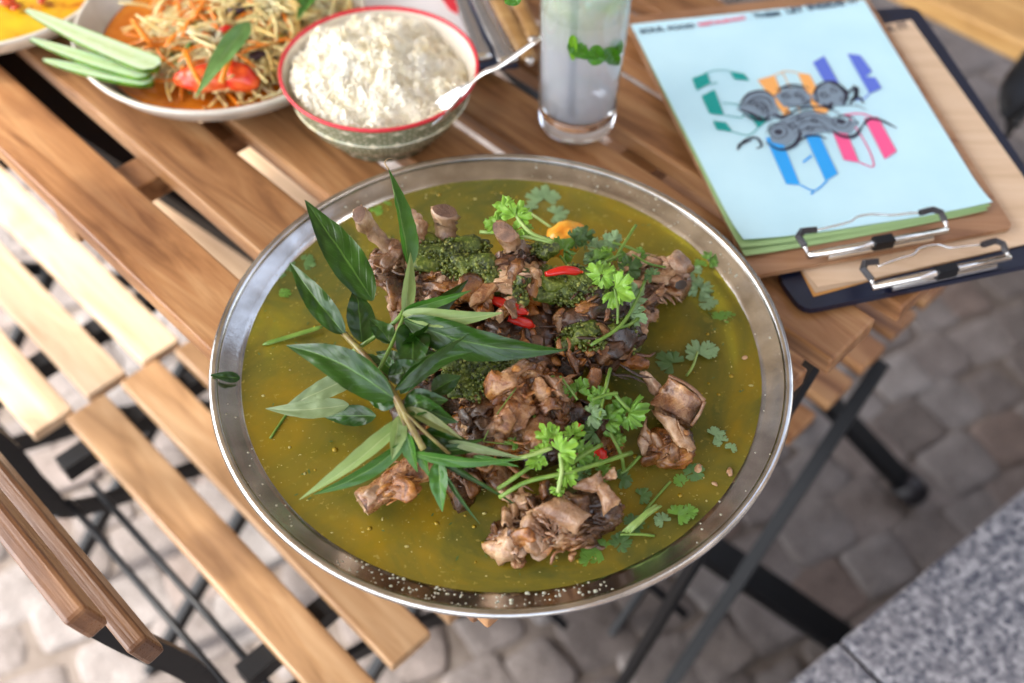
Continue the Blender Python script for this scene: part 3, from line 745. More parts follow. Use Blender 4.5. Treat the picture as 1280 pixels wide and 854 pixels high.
def dress(root, region, n, n_fib, n_ck, mats, seed, s0=.003, s1=.008, names=('torn_bits', 'meat_fibres')):
    """cover the visible side of a chunk with small torn flakes and clinging fibres"""
    vs = []; fs = []
    for o in root.children:
        if o.type == 'MESH' and len(o.data.vertices) > 300:
            k0 = len(vs); vs += [v.co.copy() for v in o.data.vertices]; fs += [tuple(x + k0 for x in p.vertices) for p in o.data.polygons]
    bvh = BVHTree.FromPolygons(vs, fs); r = random.Random(seed); bins = [MB() for _ in mats]; fb = [MB() for _ in mats]
    x0, y0, x1, y1 = region; done = tries = 0
    def cast():
        for _ in range(30):
            px, py = r.uniform(x0, x1), r.uniform(y0, y1); d = (at(px, py, .7) - CAM).normalized(); h = bvh.ray_cast(CAM, d)
            if h[0] is not None and h[0].z > ZS: return h[0], h[1] if h[1].dot(d) < 0 else -h[1]
        return None
    for i in range(n):
        h = cast()
        if not h: continue
        p, nn = h; nn = (nn + V((r.gauss(0, .35), r.gauss(0, .35), r.gauss(0, .35)))).normalized(); a = r.uniform(0, 6.28); s, t = frame_at(nn, V((math.cos(a), math.sin(a), .3)))
        L = r.uniform(s0, s1) * r.choice((.6, 1, 1, 1.4)); Wd = L * r.uniform(.35, .8); q = r.randrange(len(mats)); k_ = 13; vs2 = []; cu = r.uniform(-.25, .25)
        for ring_ in (0, .5, .85, 1):
            for j in range(k_):
                th = 6.2832 * j / k_; rr = ring_ * (1 + .35 * noise.noise(V((math.cos(th) * 1.7, math.sin(th) * 1.7, seed + i * 3.3)))); x = math.cos(th) * L * rr; y = math.sin(th) * Wd * rr
                hh = L * .3 * noise.noise(V((x, y, 0)) * 350 + V((i * 2.1, 0, 0))) + cu * x * x / L + (.0012 * (1 - ring_ ** 3)); vs2.append(p + s * x + t * y + nn * (hh + .0008))
        f2 = [(j, (j + 1) % k_, (R_ + 1) * k_ + (j + 1) % k_, (R_ + 1) * k_ + j) if R_ == 0 else (R_ * k_ + j, R_ * k_ + (j + 1) % k_, (R_ + 1) * k_ + (j + 1) % k_, (R_ + 1) * k_ + j) for R_ in range(3) for j in range(k_)]
        f2.append(tuple(range(k_))); low = [v - nn * .0014 for v in vs2[-k_:]]; o_ = len(vs2); vs2 += low; f2 += [(o_ - k_ + (j + 1) % k_, o_ - k_ + j, o_ + j, o_ + (j + 1) % k_) for j in range(k_)]
        bins[q].add(vs2, f2)
    ck = [MB() for _ in mats]; cv, cf = ico(3)
    for i in range(n_ck):
        h = cast()
        if not h: continue
        p, nn = h; a = r.uniform(0, 3.14); s, t = frame_at(nn, V((math.cos(a), math.sin(a), .2))); L = r.uniform(.005, .0115); Wd = L * r.uniform(.4, .75); Hh = L * r.uniform(.22, .42); q = r.randrange(len(mats)); of = V((i * 3.7, seed * 2.2, 0)); vs2 = []
        for c_ in cv:
            w = V((math.copysign(abs(c_.x) ** .7, c_.x) * L, math.copysign(abs(c_.y) ** .7, c_.y) * Wd, math.copysign(abs(c_.z) ** .8, c_.z) * Hh)); g_ = V((w.x * 90, w.y * 420, w.z * 420)) + of
            w *= 1 + .5 * noise.noise(w * 150 + of) + .5 * abs(noise.noise(g_)) * -1 + .18 + .12 * noise.noise(w * 900 + of)
            vs2.append(p + s * w.x + t * w.y + nn * (w.z + Hh * .1))
        ck[q].add(vs2, cf)
    for q, m_ in enumerate(mats): each(ck[q], 'meat_chunk', m_, root)
    for i in range(n_fib):
        h = cast()
        if not h: continue
        p, nn = h; a = r.gauss(.1, .6); d = V((math.cos(a), math.sin(a), 0)); d = (d - nn * d.dot(nn)).normalized(); L = r.uniform(.004, .013); q = r.randrange(len(mats)); w = r.uniform(.0003, .0009)
        P = spline([p - d * L / 2 - nn * .0005, p + nn * r.uniform(.0006, .003) + d.cross(nn) * r.gauss(0, .0012), p + d * L / 2 + nn * r.uniform(-.0005, .0015)], 5)
        tube(fb[q], P, [w * .5, w, w * 1.2, w * 1.1, w * .9, w * .3], 5, .6, jit=.4)
    for q, m_ in enumerate(mats):
        if bins[q].v: tag(bins[q].build(names[0], m_, root), kind='stuff')
        if fb[q].v: tag(fb[q].build(names[1], m_, root), kind='stuff')
MS, MD, MO, MP, MR = M['meat'], M['meat_dark'], M['meat_orange'], M['skin'], M['shred']
for o in [o for o in bpy.data.objects if o.name.startswith(('braised_meat', 'rib_rack')) and o.type == 'EMPTY']:
    l = o['label']
    if 'shadowed centre' in l: dress(o, (500, 360, 810, 560), 70, 60, 60, [MD, MO, MS, MD], 1)
    elif 'flared bone ends' in l: dress(o, (445, 300, 690, 400), 70, 50, 28, [MS, MP, MO, MR], 2, .002, .006)
    elif 'rust brown' in l: dress(o, (580, 460, 710, 560), 60, 50, 24, [MO, MS, MO, MS], 3, .002, .007)
    elif 'pinkish pulled' in l: dress(o, (775, 320, 860, 392), 14, 20, 14, [MR, MP, MS], 4, .002, .005)
    elif 'folded tan' in l: dress(o, (800, 535, 872, 580), 3, 6, 3, [MS, MO], 5, .002, .005)
    elif 'ragged meat piece' in l: dress(o, (615, 650, 690, 702), 14, 20, 9, [MS, MP, MO, MR], 6, .002, .005)
    elif 'poking out' in l: dress(o, (480, 575, 560, 625), 5, 14, 2, [MS, MO, MP], 7, .0015, .004)
    elif 'two small' in l: dress(o, (560, 580, 640, 620), 8, 12, 8, [MS, MO], 8, .0015, .004)

# ---- herb paste
paste('clump of grainy green paste on the ribs between the two flared bone ends', [(560, 320, .826, .024, .015, .010, .1, 900), (590, 340, .826, .020, .013, .010, -.4, 620), (532, 318, .826, .013, .012, .009, 0, 320), (618, 352, .826, .010, .008, .008, .4, 220)], 1)
paste('pale green paste patch below the bright red chili at the right of the heap', [(712, 362, .818, .024, .014, .009, -.1, 700), (745, 376, .812, .016, .014, .010, 0, 420), (690, 352, .822, .012, .009, .008, 0, 200), (680, 312, .828, .008, .007, .007, 0, 160)], 2)
paste('clump of green paste left of the rolled meat flake', [(592, 470, .816, .019, .016, .010, .3, 640), (572, 440, .818, .013, .014, .009, 0, 340), (625, 455, .814, .012, .009, .007, 0, 220)], 3)
paste('small patch of paste sitting among the pale left herb leaves', [(455, 470, .796, .012, .007, .006, 0, 220)], 4)
paste('dark mossy paste low on the right side of the heap', [(762, 408, .804, .016, .014, .010, 0, 420), (728, 420, .810, .015, .012, .009, 0, 300), (782, 425, .798, .010, .010, .008, 0, 200)], 5)
paste('bit of paste on the dark rib end below the bright coriander', [(652, 348, .832, .008, .006, .005, .4, 90), (648, 372, .828, .006, .009, .005, .4, 90)], 6)

# ---- chili, tomato and small things
def chili_piece(label, pts, rad, seed=0):
    root = empty('chili_slice', label, 'chili', 'red chili slices in the tray')
    P = [at(*p) for p in pts]; b = MB(); k = 12; S = spline(P, k)
    tube(b, S, [rad * (.45 + .55 * math.sin(math.pi * min(1, (i + 1) / (k * .6)) / 2)) if i < k - 2 else rad * (.9 - .35 * (i - k + 2)) for i in range(k + 1)], 12, .75, jit=.15); b.build('skin', M['chili'], root)
    b = MB(); d = (S[-1] - S[-2]).normalized(); tube(b, [S[-1] - d * .0005, S[-1] + d * .0004], [rad * .35, rad * .3], 10, .75); b.build('flesh', M['chili_in'], root)
chili_piece('bright red chili slice lying on top of the pale green paste', [(681, 343, .832), (705, 338, .834), (728, 340, .831)], .0033)
chili_piece('dark red chili strip tucked under the ribs above the large dark leaf', [(614, 374, .829), (635, 382, .828), (660, 392, .826)], .0042)
chili_piece('deep red chili end beside the tip of the large dark leaf', [(635, 398, .824), (652, 402, .822), (668, 408, .818)], .0038)
chili_piece('tiny red chili dot between the centre meat and the coriander stems', [(720, 530, .804), (723, 534, .804), (727, 536, .802)], .0028)
chili_piece('red chili bit half hidden under the coriander at the right front', [(742, 560, .792), (750, 568, .79), (758, 572, .788)], .0045)
b = MB(); lump('', 704, 300, .796, .017, .013, .009, .5, None, sub=4, amp=.4, freq=60, seed=3, mbx=b)
tag(b.build('tomato_wedge', M['tomato']), 'yellow orange tomato wedge behind the heap beside the coriander', 'tomato')
b = MB(); flake(b, [(778, 664, ZS + .003), (820, 630, ZS + .006), (826, 634, ZS + .006), (788, 668, ZS + .003)], .004, .003, .0005, 14, 5, .08)
tag(b.build('lemongrass_slice', M['stem_pale']), 'yellowish lemongrass sliver floating near the front right of the rim', 'lemongrass')
b = MB(); tube(b, spline([at(328, 431, ZS + .001), at(365, 420, ZS + .003), at(404, 408, ZS + .004)], 10), [.0006] + [.0019] * 9 + [.0012], 8, .5)
tag(b.build('green_stalk', M['stem']), 'single green stalk floating in the broth at the left', 'stalk')
b = MB(); r_ = random.Random(9)
for (x, y, s) in ((912, 590, .003), (873, 585, .0035), (931, 447, .002), (893, 605, .002)):
    lump('', x, y, ZS + .001, s, s * .7, s * .4, r_.random() * 3, None, sub=3, amp=.4, freq=300, seed=int(x), mbx=b)
tag(b.build('meat_crumb', M['skin']), 'pale crumbs floating in the broth near the right rim', 'crumbs', kind='stuff')

# ---- leaves
def leaf_mesh(A, B, w, roll=0, fold=.25, curl=.1, twist=.35, wave=.13, seed=0, side=0, n=18, mm=6, shape=.9):
    """lance shaped leaf from base A to tip B; w = half width in metres; roll turns its face away from the camera"""
    d = (B - A); L = d.length; dn = d.normalized()
    view = (CAM - (A + B) / 2).normalized(); s = dn.cross(view).normalized(); t = s.cross(dn).normalized()
    rt = Matrix.Rotation(roll, 3, dn); s = rt @ s; t = rt @ t
    b = MB(); vs = []; uvs = []; fs = []; sv_ = V((seed * 1.3, seed * 2.7, 0))
    for i in range(n + 1):
        a = i / n; wid = w * 1.12 * (math.sin(math.pi * min(1, a ** .72 * .985 + .015)) ** shape) * (1 - .25 * a) + .0002
        c = A + d * a + t * (curl * L * math.sin(math.pi * a)) + s * side * L * math.sin(math.pi * a)
        tw = Matrix.Rotation(twist * a, 3, dn)
        for j in range(-mm, mm + 1):
            x = j / mm; q = s * x * wid * (1 - .1 * fold) + t * (abs(x) ** 1.3 * fold * wid)
            rip = wave * wid * (noise.noise(V((a * 7, x * 1.6, 0)) + sv_) * 1.6 + .35 * abs(x) * math.sin(a * 40 + seed))
            # quilted relief between side veins
            rip += .035 * wid * (1 - abs(2 * ((a * 9 - abs(x) * 2.2) % 1) - 1)) * (abs(x) > .05)
            vs.append(c + tw @ (q + t * rip)); uvs.append((.5 + x * .5, a))
    k = 2 * mm + 1
    for i in range(n):
        for j in range(k - 1): fs.append((i * k + j, i * k + j + 1, (i + 1) * k + j + 1, (i + 1) * k + j))
    b.add(vs, fs, uvs); return b
def leaf(parent, a, t, wpx, m, **k):
    A, B = at(*a), at(*t); D = (CAM - (A + B) / 2).length
    return leaf_mesh(A, B, wpx * .5 * D / FPX, **k).build('leaf', M[m], parent)

s1 = empty('herb_sprig', 'leafy sprig of dark lance shaped herb leaves lying across the left of the heap', 'herb sprig', 'herb sprigs on the heap')
b = MB(); tube(b, spline([at(428, 415, .828), at(462, 452, .836), at(492, 492, .840), at(512, 530, .834), at(530, 562, .826)], 26), .0021, 8, jit=.25)
tube(b, spline([at(489, 488, .84), at(505, 530, .832), at(512, 570, .815)], 14), .0014, 8, jit=.25)
tube(b, spline([at(505, 515, .838), at(540, 548, .828), at(570, 575, .815)], 14), .0012, 8, jit=.25)
b.build('stem', M['stem_brown'], s1)
b = MB(); tube(b, spline([at(408, 462, .808), at(440, 440, .825), at(470, 420, .835), at(500, 396, .845), at(508, 372, .846)], 22), .0014, 8, jit=.2)
tube(b, spline([at(470, 470, .838), at(490, 430, .842), at(505, 395, .846)], 14), .0012, 8, jit=.2)
b.build('stem', M['stem'], s1)
Lv = [
 ((466, 376, .838), (381, 250, .852), 44, 'leaf', dict(roll=.1, fold=.18, curl=.05, seed=1)),
 ((431, 418, .83), (362, 328, .846), 30, 'leaf', dict(roll=-.2, fold=.3, curl=.08, seed=2)),
 ((452, 428, .834), (444, 358, .838), 36, 'leaf', dict(roll=.2, fold=.25, curl=.06, seed=3)),
 ((512, 335, .838), (485, 210, .878), 27, 'leaf_mid', dict(roll=.5, fold=.7, curl=.04, seed=4)),
 ((506, 398, .846), (513, 316, .852), 17, 'leaf_pale', dict(roll=.2, fold=.5, curl=.04, seed=5)),
 ((503, 392, .848), (628, 391, .858), 23, 'leaf_pale', dict(roll=-.2, fold=.25, curl=.03, side=.06, seed=6)),
 ((505, 388, .848), (589, 363, .86), 15, 'leaf_mid', dict(roll=.2, fold=.6, curl=.04, seed=7)),
 ((505, 400, .846), (707, 438, .842), 44, 'leaf', dict(roll=.15, fold=.22, curl=.07, side=.05, seed=8)),
 ((516, 404, .842), (514, 482, .840), 42, 'leaf', dict(roll=-.1, fold=.2, curl=.08, seed=9, shape=.7)),
 ((494, 487, .842), (586, 418, .862), 24, 'leaf', dict(roll=.7, fold=.5, curl=.05, side=-.12, seed=10)),
 ((500, 492, .84), (592, 440, .852), 26, 'leaf', dict(roll=-.5, fold=.4, curl=.05, side=-.1, seed=11)),
 ((493, 499, .84), (358, 432, .846), 46, 'leaf', dict(roll=-.3, fold=.28, curl=.05, side=.08, seed=12)),
 ((452, 466, .805), (352, 512, .792), 26, 'leaf_grey', dict(roll=.1, fold=.2, curl=.05, seed=13)),
 ((436, 506, .798), (332, 511, .789), 24, 'leaf_grey', dict(roll=.1, fold=.2, curl=.06, side=-.04, seed=14)),
 ((508, 522, .83), (374, 625, .806), 22, 'leaf_pale', dict(roll=.35, fold=.45, curl=.05, side=-.05, seed=15)),
 ((508, 552, .826), (392, 618, .802), 20, 'leaf_mid', dict(roll=-.5, fold=.4, curl=.05, side=-.04, seed=16)),
 ((506, 500, .835), (573, 528, .83), 34, 'leaf', dict(roll=.2, fold=.3, curl=.06, seed=17)),
 ((508, 510, .836), (578, 549, .83), 15, 'leaf_purple', dict(roll=-.3, fold=.4, curl=.04, seed=18)),
 ((515, 566, .822), (652, 573, .828), 15, 'leaf_mid', dict(roll=.3, fold=.4, curl=.05, side=.04, seed=19)),
 ((560, 552, .82), (652, 572, .828), 11, 'leaf_grey', dict(roll=.1, fold=.4, curl=.04, seed=20)),
 ((592, 571, .815), (648, 583, .82), 9, 'leaf_mid', dict(roll=.0, fold=.4, curl=.04, seed=21)),
 ((548, 576, .818), (553, 640, .80), 24, 'leaf_mid', dict(roll=.2, fold=.35, curl=.04, seed=22)),
 ((548, 578, .818), (652, 636, .79), 5, 'leaf', dict(roll=.2, fold=.3, curl=.04, side=-.03, seed=23)),
 ((540, 490, .832), (576, 470, .832), 26, 'leaf', dict(roll=-.3, fold=.3, curl=.05, seed=24)),
 ((518, 405, .84), (585, 350, .838), 24, 'leaf', dict(roll=.3, fold=.3, curl=.05, seed=25)),
 ((470, 445, .83), (505, 480, .828), 20, 'leaf_mid', dict(roll=-.3, fold=.4, curl=.05, seed=26)),
 ((500, 455, .826), (470, 440, .824), 20, 'leaf', dict(roll=.3, fold=.4, curl=.05, seed=27)),
 ((470, 520, .79), (402, 520, .776), 26, 'leaf', dict(roll=0, fold=.3, curl=.04, seed=28)),
 ((508, 540, .83), (522, 590, .81), 20, 'leaf_mid', dict(roll=.4, fold=.5, curl=.04, seed=29)),
 ((530, 540, .822), (600, 560, .815), 28, 'leaf', dict(roll=.2, fold=.3, curl=.04, seed=30)),
 ((498, 520, .835), (490, 575, .82), 22, 'leaf_pale', dict(roll=-.5, fold=.5, curl=.05, seed=31)),
 ((556, 556, .815), (608, 548, .812), 10, 'leaf_mid', dict(roll=.4, fold=.5, curl=.05, seed=32)),
 ((555, 590, .80), (600, 655, .785), 6, 'leaf', dict(roll=.4, fold=.5, curl=.05, seed=33)),
 ((476, 452, .834), (430, 470, .828), 30, 'leaf', dict(roll=.5, fold=.3, curl=.06, seed=41)),
 ((485, 470, .838), (545, 462, .844), 32, 'leaf', dict(roll=-.3, fold=.3, curl=.08, seed=42)),
 ((500, 440, .84), (548, 398, .848), 28, 'leaf', dict(roll=.5, fold=.35, curl=.06, seed=43)),
 ((490, 430, .84), (462, 398, .842), 26, 'leaf', dict(roll=.3, fold=.3, curl=.06, seed=44)),
 ((505, 508, .834), (560, 500, .838), 34, 'leaf', dict(roll=-.4, fold=.3, curl=.08, seed=45)),
 ((512, 530, .83), (470, 556, .818), 24, 'leaf_pale', dict(roll=.5, fold=.4, curl=.05, seed=46)),
 ((520, 545, .826), (568, 580, .812), 22, 'leaf', dict(roll=.2, fold=.35, curl=.05, seed=47)),
 ((497, 500, .836), (455, 492, .83), 28, 'leaf', dict(roll=-.5, fold=.35, curl=.06, seed=48)),
 ((518, 540, .828), (540, 600, .806), 18, 'leaf_mid', dict(roll=.5, fold=.4, curl=.05, seed=49)),
 ((510, 420, .842), (545, 442, .842), 26, 'leaf', dict(roll=.6, fold=.4, curl=.05, seed=50)),
 ((470, 420, .83), (440, 405, .828), 20, 'leaf_mid', dict(roll=.2, fold=.4, curl=.05, seed=51)),
 ((525, 556, .822), (600, 602, .80), 12, 'leaf', dict(roll=.3, fold=.4, curl=.04, seed=52)),
 ((536, 566, .818), (618, 560, .818), 14, 'leaf', dict(roll=-.3, fold=.4, curl=.05, seed=53)),
]
for a, t, w, m_, k in Lv: leaf(s1, a, t, w, m_, **k)
b = MB(); tube(b, spline([at(486, 212, .878), at(481, 204, .88), at(484, 199, .881), at(491, 198, .88)], 8), [.0008, .0006, .0005, .0004, .0004, .0003, .0003, .0002, .0002], 6); b.build('dry_tip', mat('dry leaf tip', (.3, .2, .1), .6), s1)
b = MB(); tube(b, spline([at(645, 485, .83), at(620, 520, .822), at(604, 552, .812)], 8), .0004, 5); tube(b, spline([at(668, 520, .815), at(662, 545, .813), at(678, 566, .81)], 10), .0011, 6)
tube(b, spline([at(604, 552, .812), at(640, 556, .816), at(630, 552, .816)], 5), .0004, 5); b.build('tendril', M['stem'], s1)
o = leaf_mesh(at(300, 473, .7755), at(262, 469, .7835), .0035, roll=0, fold=.3, curl=.05, seed=5).build('leaf_scrap', M['leaf']); tag(o, 'dark curled leaf scrap stuck to the left rim of the tray', 'leaf')

def cil_leaf(mb, c, size, face=None, rot=0, seed=0, ruffle=.18, lobes=5):
    """compound leaf: three to five fan shaped, toothed leaflets on short stalks"""
    r = random.Random(seed); f = (face or V((0, -.35, 1))).normalized(); s, t = frame_at(f, V((math.cos(rot), math.sin(rot), 0)))
    nl = r.choice((3, 3, 5)); sets = [(0, .95)] + [(x * 1.15 + r.uniform(-.15, .15), .8) for x in (-1, 1)] + ([(x * 2.1, .6) for x in (-1, 1)] if nl == 5 else [])
    for k_, (ang, sc) in enumerate(sets):
        d0 = (t * math.cos(ang) + s * math.sin(ang)); e0 = f.cross(d0); tilt = r.uniform(-.45, .45) * min(1, ruffle * 4); g0 = f
        d0 = (d0 + f * tilt).normalized(); g0 = e0.cross(d0) * -1
        if g0.dot(f) < 0: g0 = -g0
        base = c + d0 * size * .05; L = size * sc * r.uniform(.85, 1.05); nt = 44; nr = 6; vs = []; uvs = []; fs = []; sv_ = V((seed * 1.7 + k_ * 4.1, seed, k_))
        w0 = r.uniform(.95, 1.2); cut = [r.uniform(-.5, -.25), r.uniform(.2, .5)]
        for i in range(nr + 1):
            for j in range(nt + 1):
                p = -1 + 2 * j / nt; th = p * w0
                rr = 1 - .28 * abs(p) ** 2 - .06
                for cc in cut: rr -= .36 * math.exp(-((p - cc) / .075) ** 2)
                rr *= 1 - .11 * (abs(math.sin(p * 11 + seed)) ** .7) - .07 * (.5 + .5 * noise.noise(V((p * 14, 0, 0)) + sv_))
                q = L * rr * (i / nr) ** .9; x = math.sin(th) * q; y = math.cos(th) * q
                h = L * ruffle * (1.2 * noise.noise(V((x, y, 0)) / L * 2.2 + sv_) + .5 * (i / nr) ** 2 * math.sin(p * 7 + seed) - .5 * (i / nr) ** 2)
                vs.append(base + d0 * y + e0 * x + g0 * h); uvs.append((.5 + .5 * min(1, min(abs(p - cc) for cc in (cut[0] * 2, 0, cut[1] * 2)) * 1.6), i / nr))
        w_ = nt + 1
        for i in range(nr):
            for j in range(nt): fs.append((i * w_ + j, i * w_ + j + 1, (i + 1) * w_ + j + 1, (i + 1) * w_ + j))
        mb.add(vs, fs, uvs)
def coriander(label, leaves, stems=(), m='cil', sm='stem', seed=0, srad=.0011):
    """leaves: (px, py, z, radius_px, rot, optional material)"""
    root = empty('coriander_sprig', label, 'coriander', 'coriander scattered over the broth and meat')
    for i, q in enumerate(leaves):
        px, py, z, rp, rot = q[:5]; mm_ = q[5] if len(q) > 5 else m
        c = at(px, py, z); D = (CAM - c).length; b = MB(); rr = random.Random(seed * 31 + i)
        flat_ = z < ZS + .004
        face = V((rr.uniform(-.08, .08), rr.uniform(-.1, .0), 1)) if flat_ else V((rr.uniform(-.5, .5), rr.uniform(-.9, -.1), 1))
        cil_leaf(b, c, rp * D / FPX * (1.3 if flat_ else 1.45), face, rot, seed * 7 + i, .05 if flat_ else .26)
        b.build('leaf', M[mm_], root)
    if stems:
        b = MB()
        for st in stems: tube(b, spline([at(*p) for p in st], 14), srad * .8, 7, jit=.15)
        b.build('stem', M[sm], root)
Z = ZS + .0012
coriander('bright lime coriander tuft standing on the dark rib end', [(632, 262, .846, 20, 2.4), (645, 272, .85, 22, 1.2), (622, 280, .842, 16, 2.8), (652, 285, .846, 16, .4)], [[(640, 262, .85), (662, 290, .846), (692, 302, .84)], [(600, 290, .838), (640, 292, .842), (690, 303, .84)]], 'cil_lime', 'stem_pale', 1, .0017)
coriander('pale coriander leaf floating in the broth behind the tomato', [(680, 250, Z, 25, 1.6), (692, 268, Z, 18, .3), (665, 262, Z, 14, 2.6)], [[(640, 256, Z), (665, 268, Z), (690, 285, Z + .003)]], 'cil_pale', 'stem_pale', 2)
coriander('green coriander leaf lying against the yellow tomato wedge', [(702, 314, .822, 20, 1.0), (716, 300, .815, 14, .2, 'cil_dark')], [[(700, 320, .822), (712, 335, .822)]], 'cil', 'stem', 3)
coriander('dark coriander leaves between tomato and the long green stems', [(728, 298, .806, 18, .8, 'cil_dark'), (744, 312, .804, 17, -.4), (740, 330, .806, 16, .3, 'cil_dark'), (752, 322, .804, 12, 2)], [], 'cil_pale', 'stem', 4)
coriander('coriander sprig with long green stems at the back right of the heap', [(768, 302, .815, 15, 2.6, 'cil_pale'), (748, 325, .815, 15, 1.2), (785, 338, .806, 16, .8, 'cil_dark')], [[(795, 281, .825), (780, 305, .82), (768, 325, .816)], [(776, 318, .818), (755, 328, .82), (727, 338, .822)], [(800, 316, .812), (785, 309, .816), (765, 303, .818)]], 'cil', 'stem', 5, .0013)
coriander('loose coriander leaves strewn over the pulled meat at the back right', [(800, 322, .806, 14, .6), (816, 345, .806, 11, 2.2, 'cil_dark'), (782, 325, .81, 13, 1.6), (762, 318, .815, 12, 2.9, 'cil_lime')], [[(790, 318, .81), (812, 330, .808), (832, 334, .805)]], 'cil', 'stem', 31)
coriander('small coriander bits between the centre meat and the chili', [(700, 492, .815, 10, .6), (690, 478, .82, 8, 2), (640, 556, .81, 9, 1)], [[(700, 470, .82), (712, 486, .816), (722, 500, .812)]], 'cil', 'stem', 32)
coriander('lime coriander leaf draped over the right slope of the heap', [(752, 345, .832, 22, 1.2), (768, 362, .830, 24, -.6), (775, 350, .828, 15, .2)], [[(768, 360, .83), (772, 382, .828), (772, 405, .824)]], 'cil_lime', 'stem', 6)
coriander('translucent coriander leaf with a forked stem on the right slope', [(790, 372, .818, 20, .6), (788, 392, .815, 18, -.4)], [[(806, 352, .822), (796, 375, .822), (775, 408, .82), (738, 432, .818)], [(798, 398, .814), (786, 406, .817), (772, 410, .82)]], 'cil_pale', 'stem', 7, .0015)
coriander('pale coriander leaf at the right edge beside the hollow bone', [(874, 362, Z + .003, 22, 1.4), (868, 342, Z + .006, 12, 2), (882, 378, Z + .001, 16, 0)], [], 'cil_pale', 'stem', 8)
coriander('dark coriander bit touching the right rim of the tray', [(886, 325, Z + .003, 12, .6), (876, 332, Z + .002, 10, 2)], [], 'cil', 'stem', 9)
coriander('floating coriander leaf with three pale lobes on the right', [(874, 444, Z + .002, 21, 1.7), (885, 437, Z + .002, 15, .3), (842, 455, Z, 23, 2.4, 'cil_dark')], [[(872, 440, Z + .003), (866, 458, Z + .003), (858, 470, Z + .001)]], 'cil_pale', 'stem_pale', 10)
coriander('small pale coriander leaf floating near the right rim', [(892, 545, Z + .001, 16, .4), (902, 552, Z + .001, 11, 2.2), (913, 561, Z + .001, 9, 1)], [], 'cil_pale', 'stem_pale', 11)
coriander('broad coriander leaf cluster on crossing stems left of the tan skin piece', [(784, 518, .806, 27, .9), (722, 490, .812, 18, 1.4), (752, 500, .812, 17, 2.2), (738, 518, .808, 17, .2, 'cil_pale'), (768, 548, .796, 17, 1), (745, 540, .798, 20, 3, 'cil_dark'), (760, 525, .802, 22, .5)],
          [[(763, 461, .81), (757, 485, .814), (748, 525, .808)], [(740, 500, .814), (757, 494, .815), (772, 492, .814)], [(766, 490, .814), (780, 506, .81), (790, 515, .806)], [(762, 540, .80), (776, 568, .79), (780, 588, .78)], [(800, 570, .783), (786, 585, .78), (775, 592, .777)]], 'cil', 'stem', 12, .0015)
coriander('lime coriander sprig with thick cut stems at the front of the heap', [(688, 550, .818, 21, 2.0), (700, 566, .82, 22, .5), (680, 568, .818, 18, 2.9), (706, 592, .812, 16, -.9), (716, 545, .812, 15, 1), (697, 610, .806, 11, -1.2), (672, 576, .815, 14, 3.3)],
          [[(640, 574, .816), (660, 570, .82), (690, 560, .822)], [(700, 566, .82), (702, 590, .814), (697, 616, .806)]], 'cil_lime', 'stem_pale', 13, .0017)
coriander('cut green coriander stems lying over the front meat piece', [(722, 568, .808, 18, .7), (742, 582, .80, 18, 1.8), (752, 590, .798, 14, .4), (730, 592, .80, 14, 2.6, 'cil_dark')],
          [[(624, 622, .80), (660, 602, .808), (720, 588, .812), (790, 566, .802)], [(622, 612, .80), (645, 596, .806), (668, 580, .81)], [(700, 590, .81), (725, 572, .812), (752, 556, .806)]], 'cil', 'stem', 14, .0018)
coriander('dark submerged coriander at the front right', [(865, 592, Z - .0006, 17, .5, 'cil_dark'), (852, 603, Z - .0008, 12, 2)], [[(805, 640, Z), (822, 620, Z), (838, 602, Z)]], 'cil', 'stem', 15)
coriander('curly coriander cluster against the front right of the rim', [(846, 645, Z + .002, 19, .6), (830, 652, Z, 14, 2.2, 'cil_pale'), (860, 640, Z + .001, 12, .2)], [], 'cil', 'stem', 16)
coriander('submerged green coriander at the very front under the skin flaps', [(752, 688, Z - .0006, 24, 2.8), (775, 680, Z - .0006, 17, 1, 'cil_dark'), (738, 700, Z - .0008, 17, 2), (790, 655, Z - .0006, 17, .3, 'cil_dark'), (775, 600, Z, 17, .3, 'cil_dark'), (800, 620, Z, 15, .3, 'cil_dark')], [[(775, 668, Z + .001), (800, 668, Z + .002), (818, 670, Z)]], 'cil', 'stem', 17)
coriander('sunken coriander leaf under the broth at the back left', [(360, 342, Z - .0014, 22, 2.6), (378, 330, Z - .0014, 18, 1), (345, 350, Z - .0014, 15, 2), (354, 366, Z, 9, 0, 'cil')], [], 'cil_dark', 'stem', 18)
coriander('sunken coriander leaf behind the first rib bone', [(468, 266, Z - .0012, 12, 1), (482, 258, Z - .0014, 9, 2)], [], 'cil', 'stem', 19)
coriander('sunken leaf fragment below the right chili coloured heap edge', [(898, 400, Z - .0012, 14, 1), (910, 396, Z - .0012, 10, .4)], [], 'cil', 'stem', 20)
coriander('thin stem bits in the broth left of the front bone', [(395, 500, Z + .012, 10, 1)], [[(338, 548, Z - .0006), (350, 530, Z - .0006), (360, 515, Z - .0006)]], 'cil', 'stem', 21)

# ------------------------------------------------------------------ rice bowl and spoon
def quad_slab(name, pts, z, th, m, parent=None, sub=1, wave=0, seed=0, round_=0):
    """flat slab whose corners are seen at these pixels at height z; th = thickness below"""
    P = [at(x, y, z) for x, y in pts]; b = MB()
    if round_:
        Q = []
        for i in range(len(P)):
            a, c, d = P[i - 1], P[i], P[(i + 1) % len(P)]; e1 = (a - c).normalized() * round_; e2 = (d - c).normalized() * round_
            for t in (0, .25, .5, .75, 1): Q.append((c + e1) * (1 - t) ** 2 + c * 2 * t * (1 - t) + (c + e2) * t * t)
        P = Q
    k = len(P); dz = V((0, 0, th))
    b.add(P + [p - dz for p in P], [tuple(range(k)), tuple(range(2 * k - 1, k - 1, -1))] + [(i, i + k, (i + 1) % k + k, (i + 1) % k) for i in range(k)])
    return b.build(name, m, parent, smooth=False)
BC = V((-.1125, .738, 0))
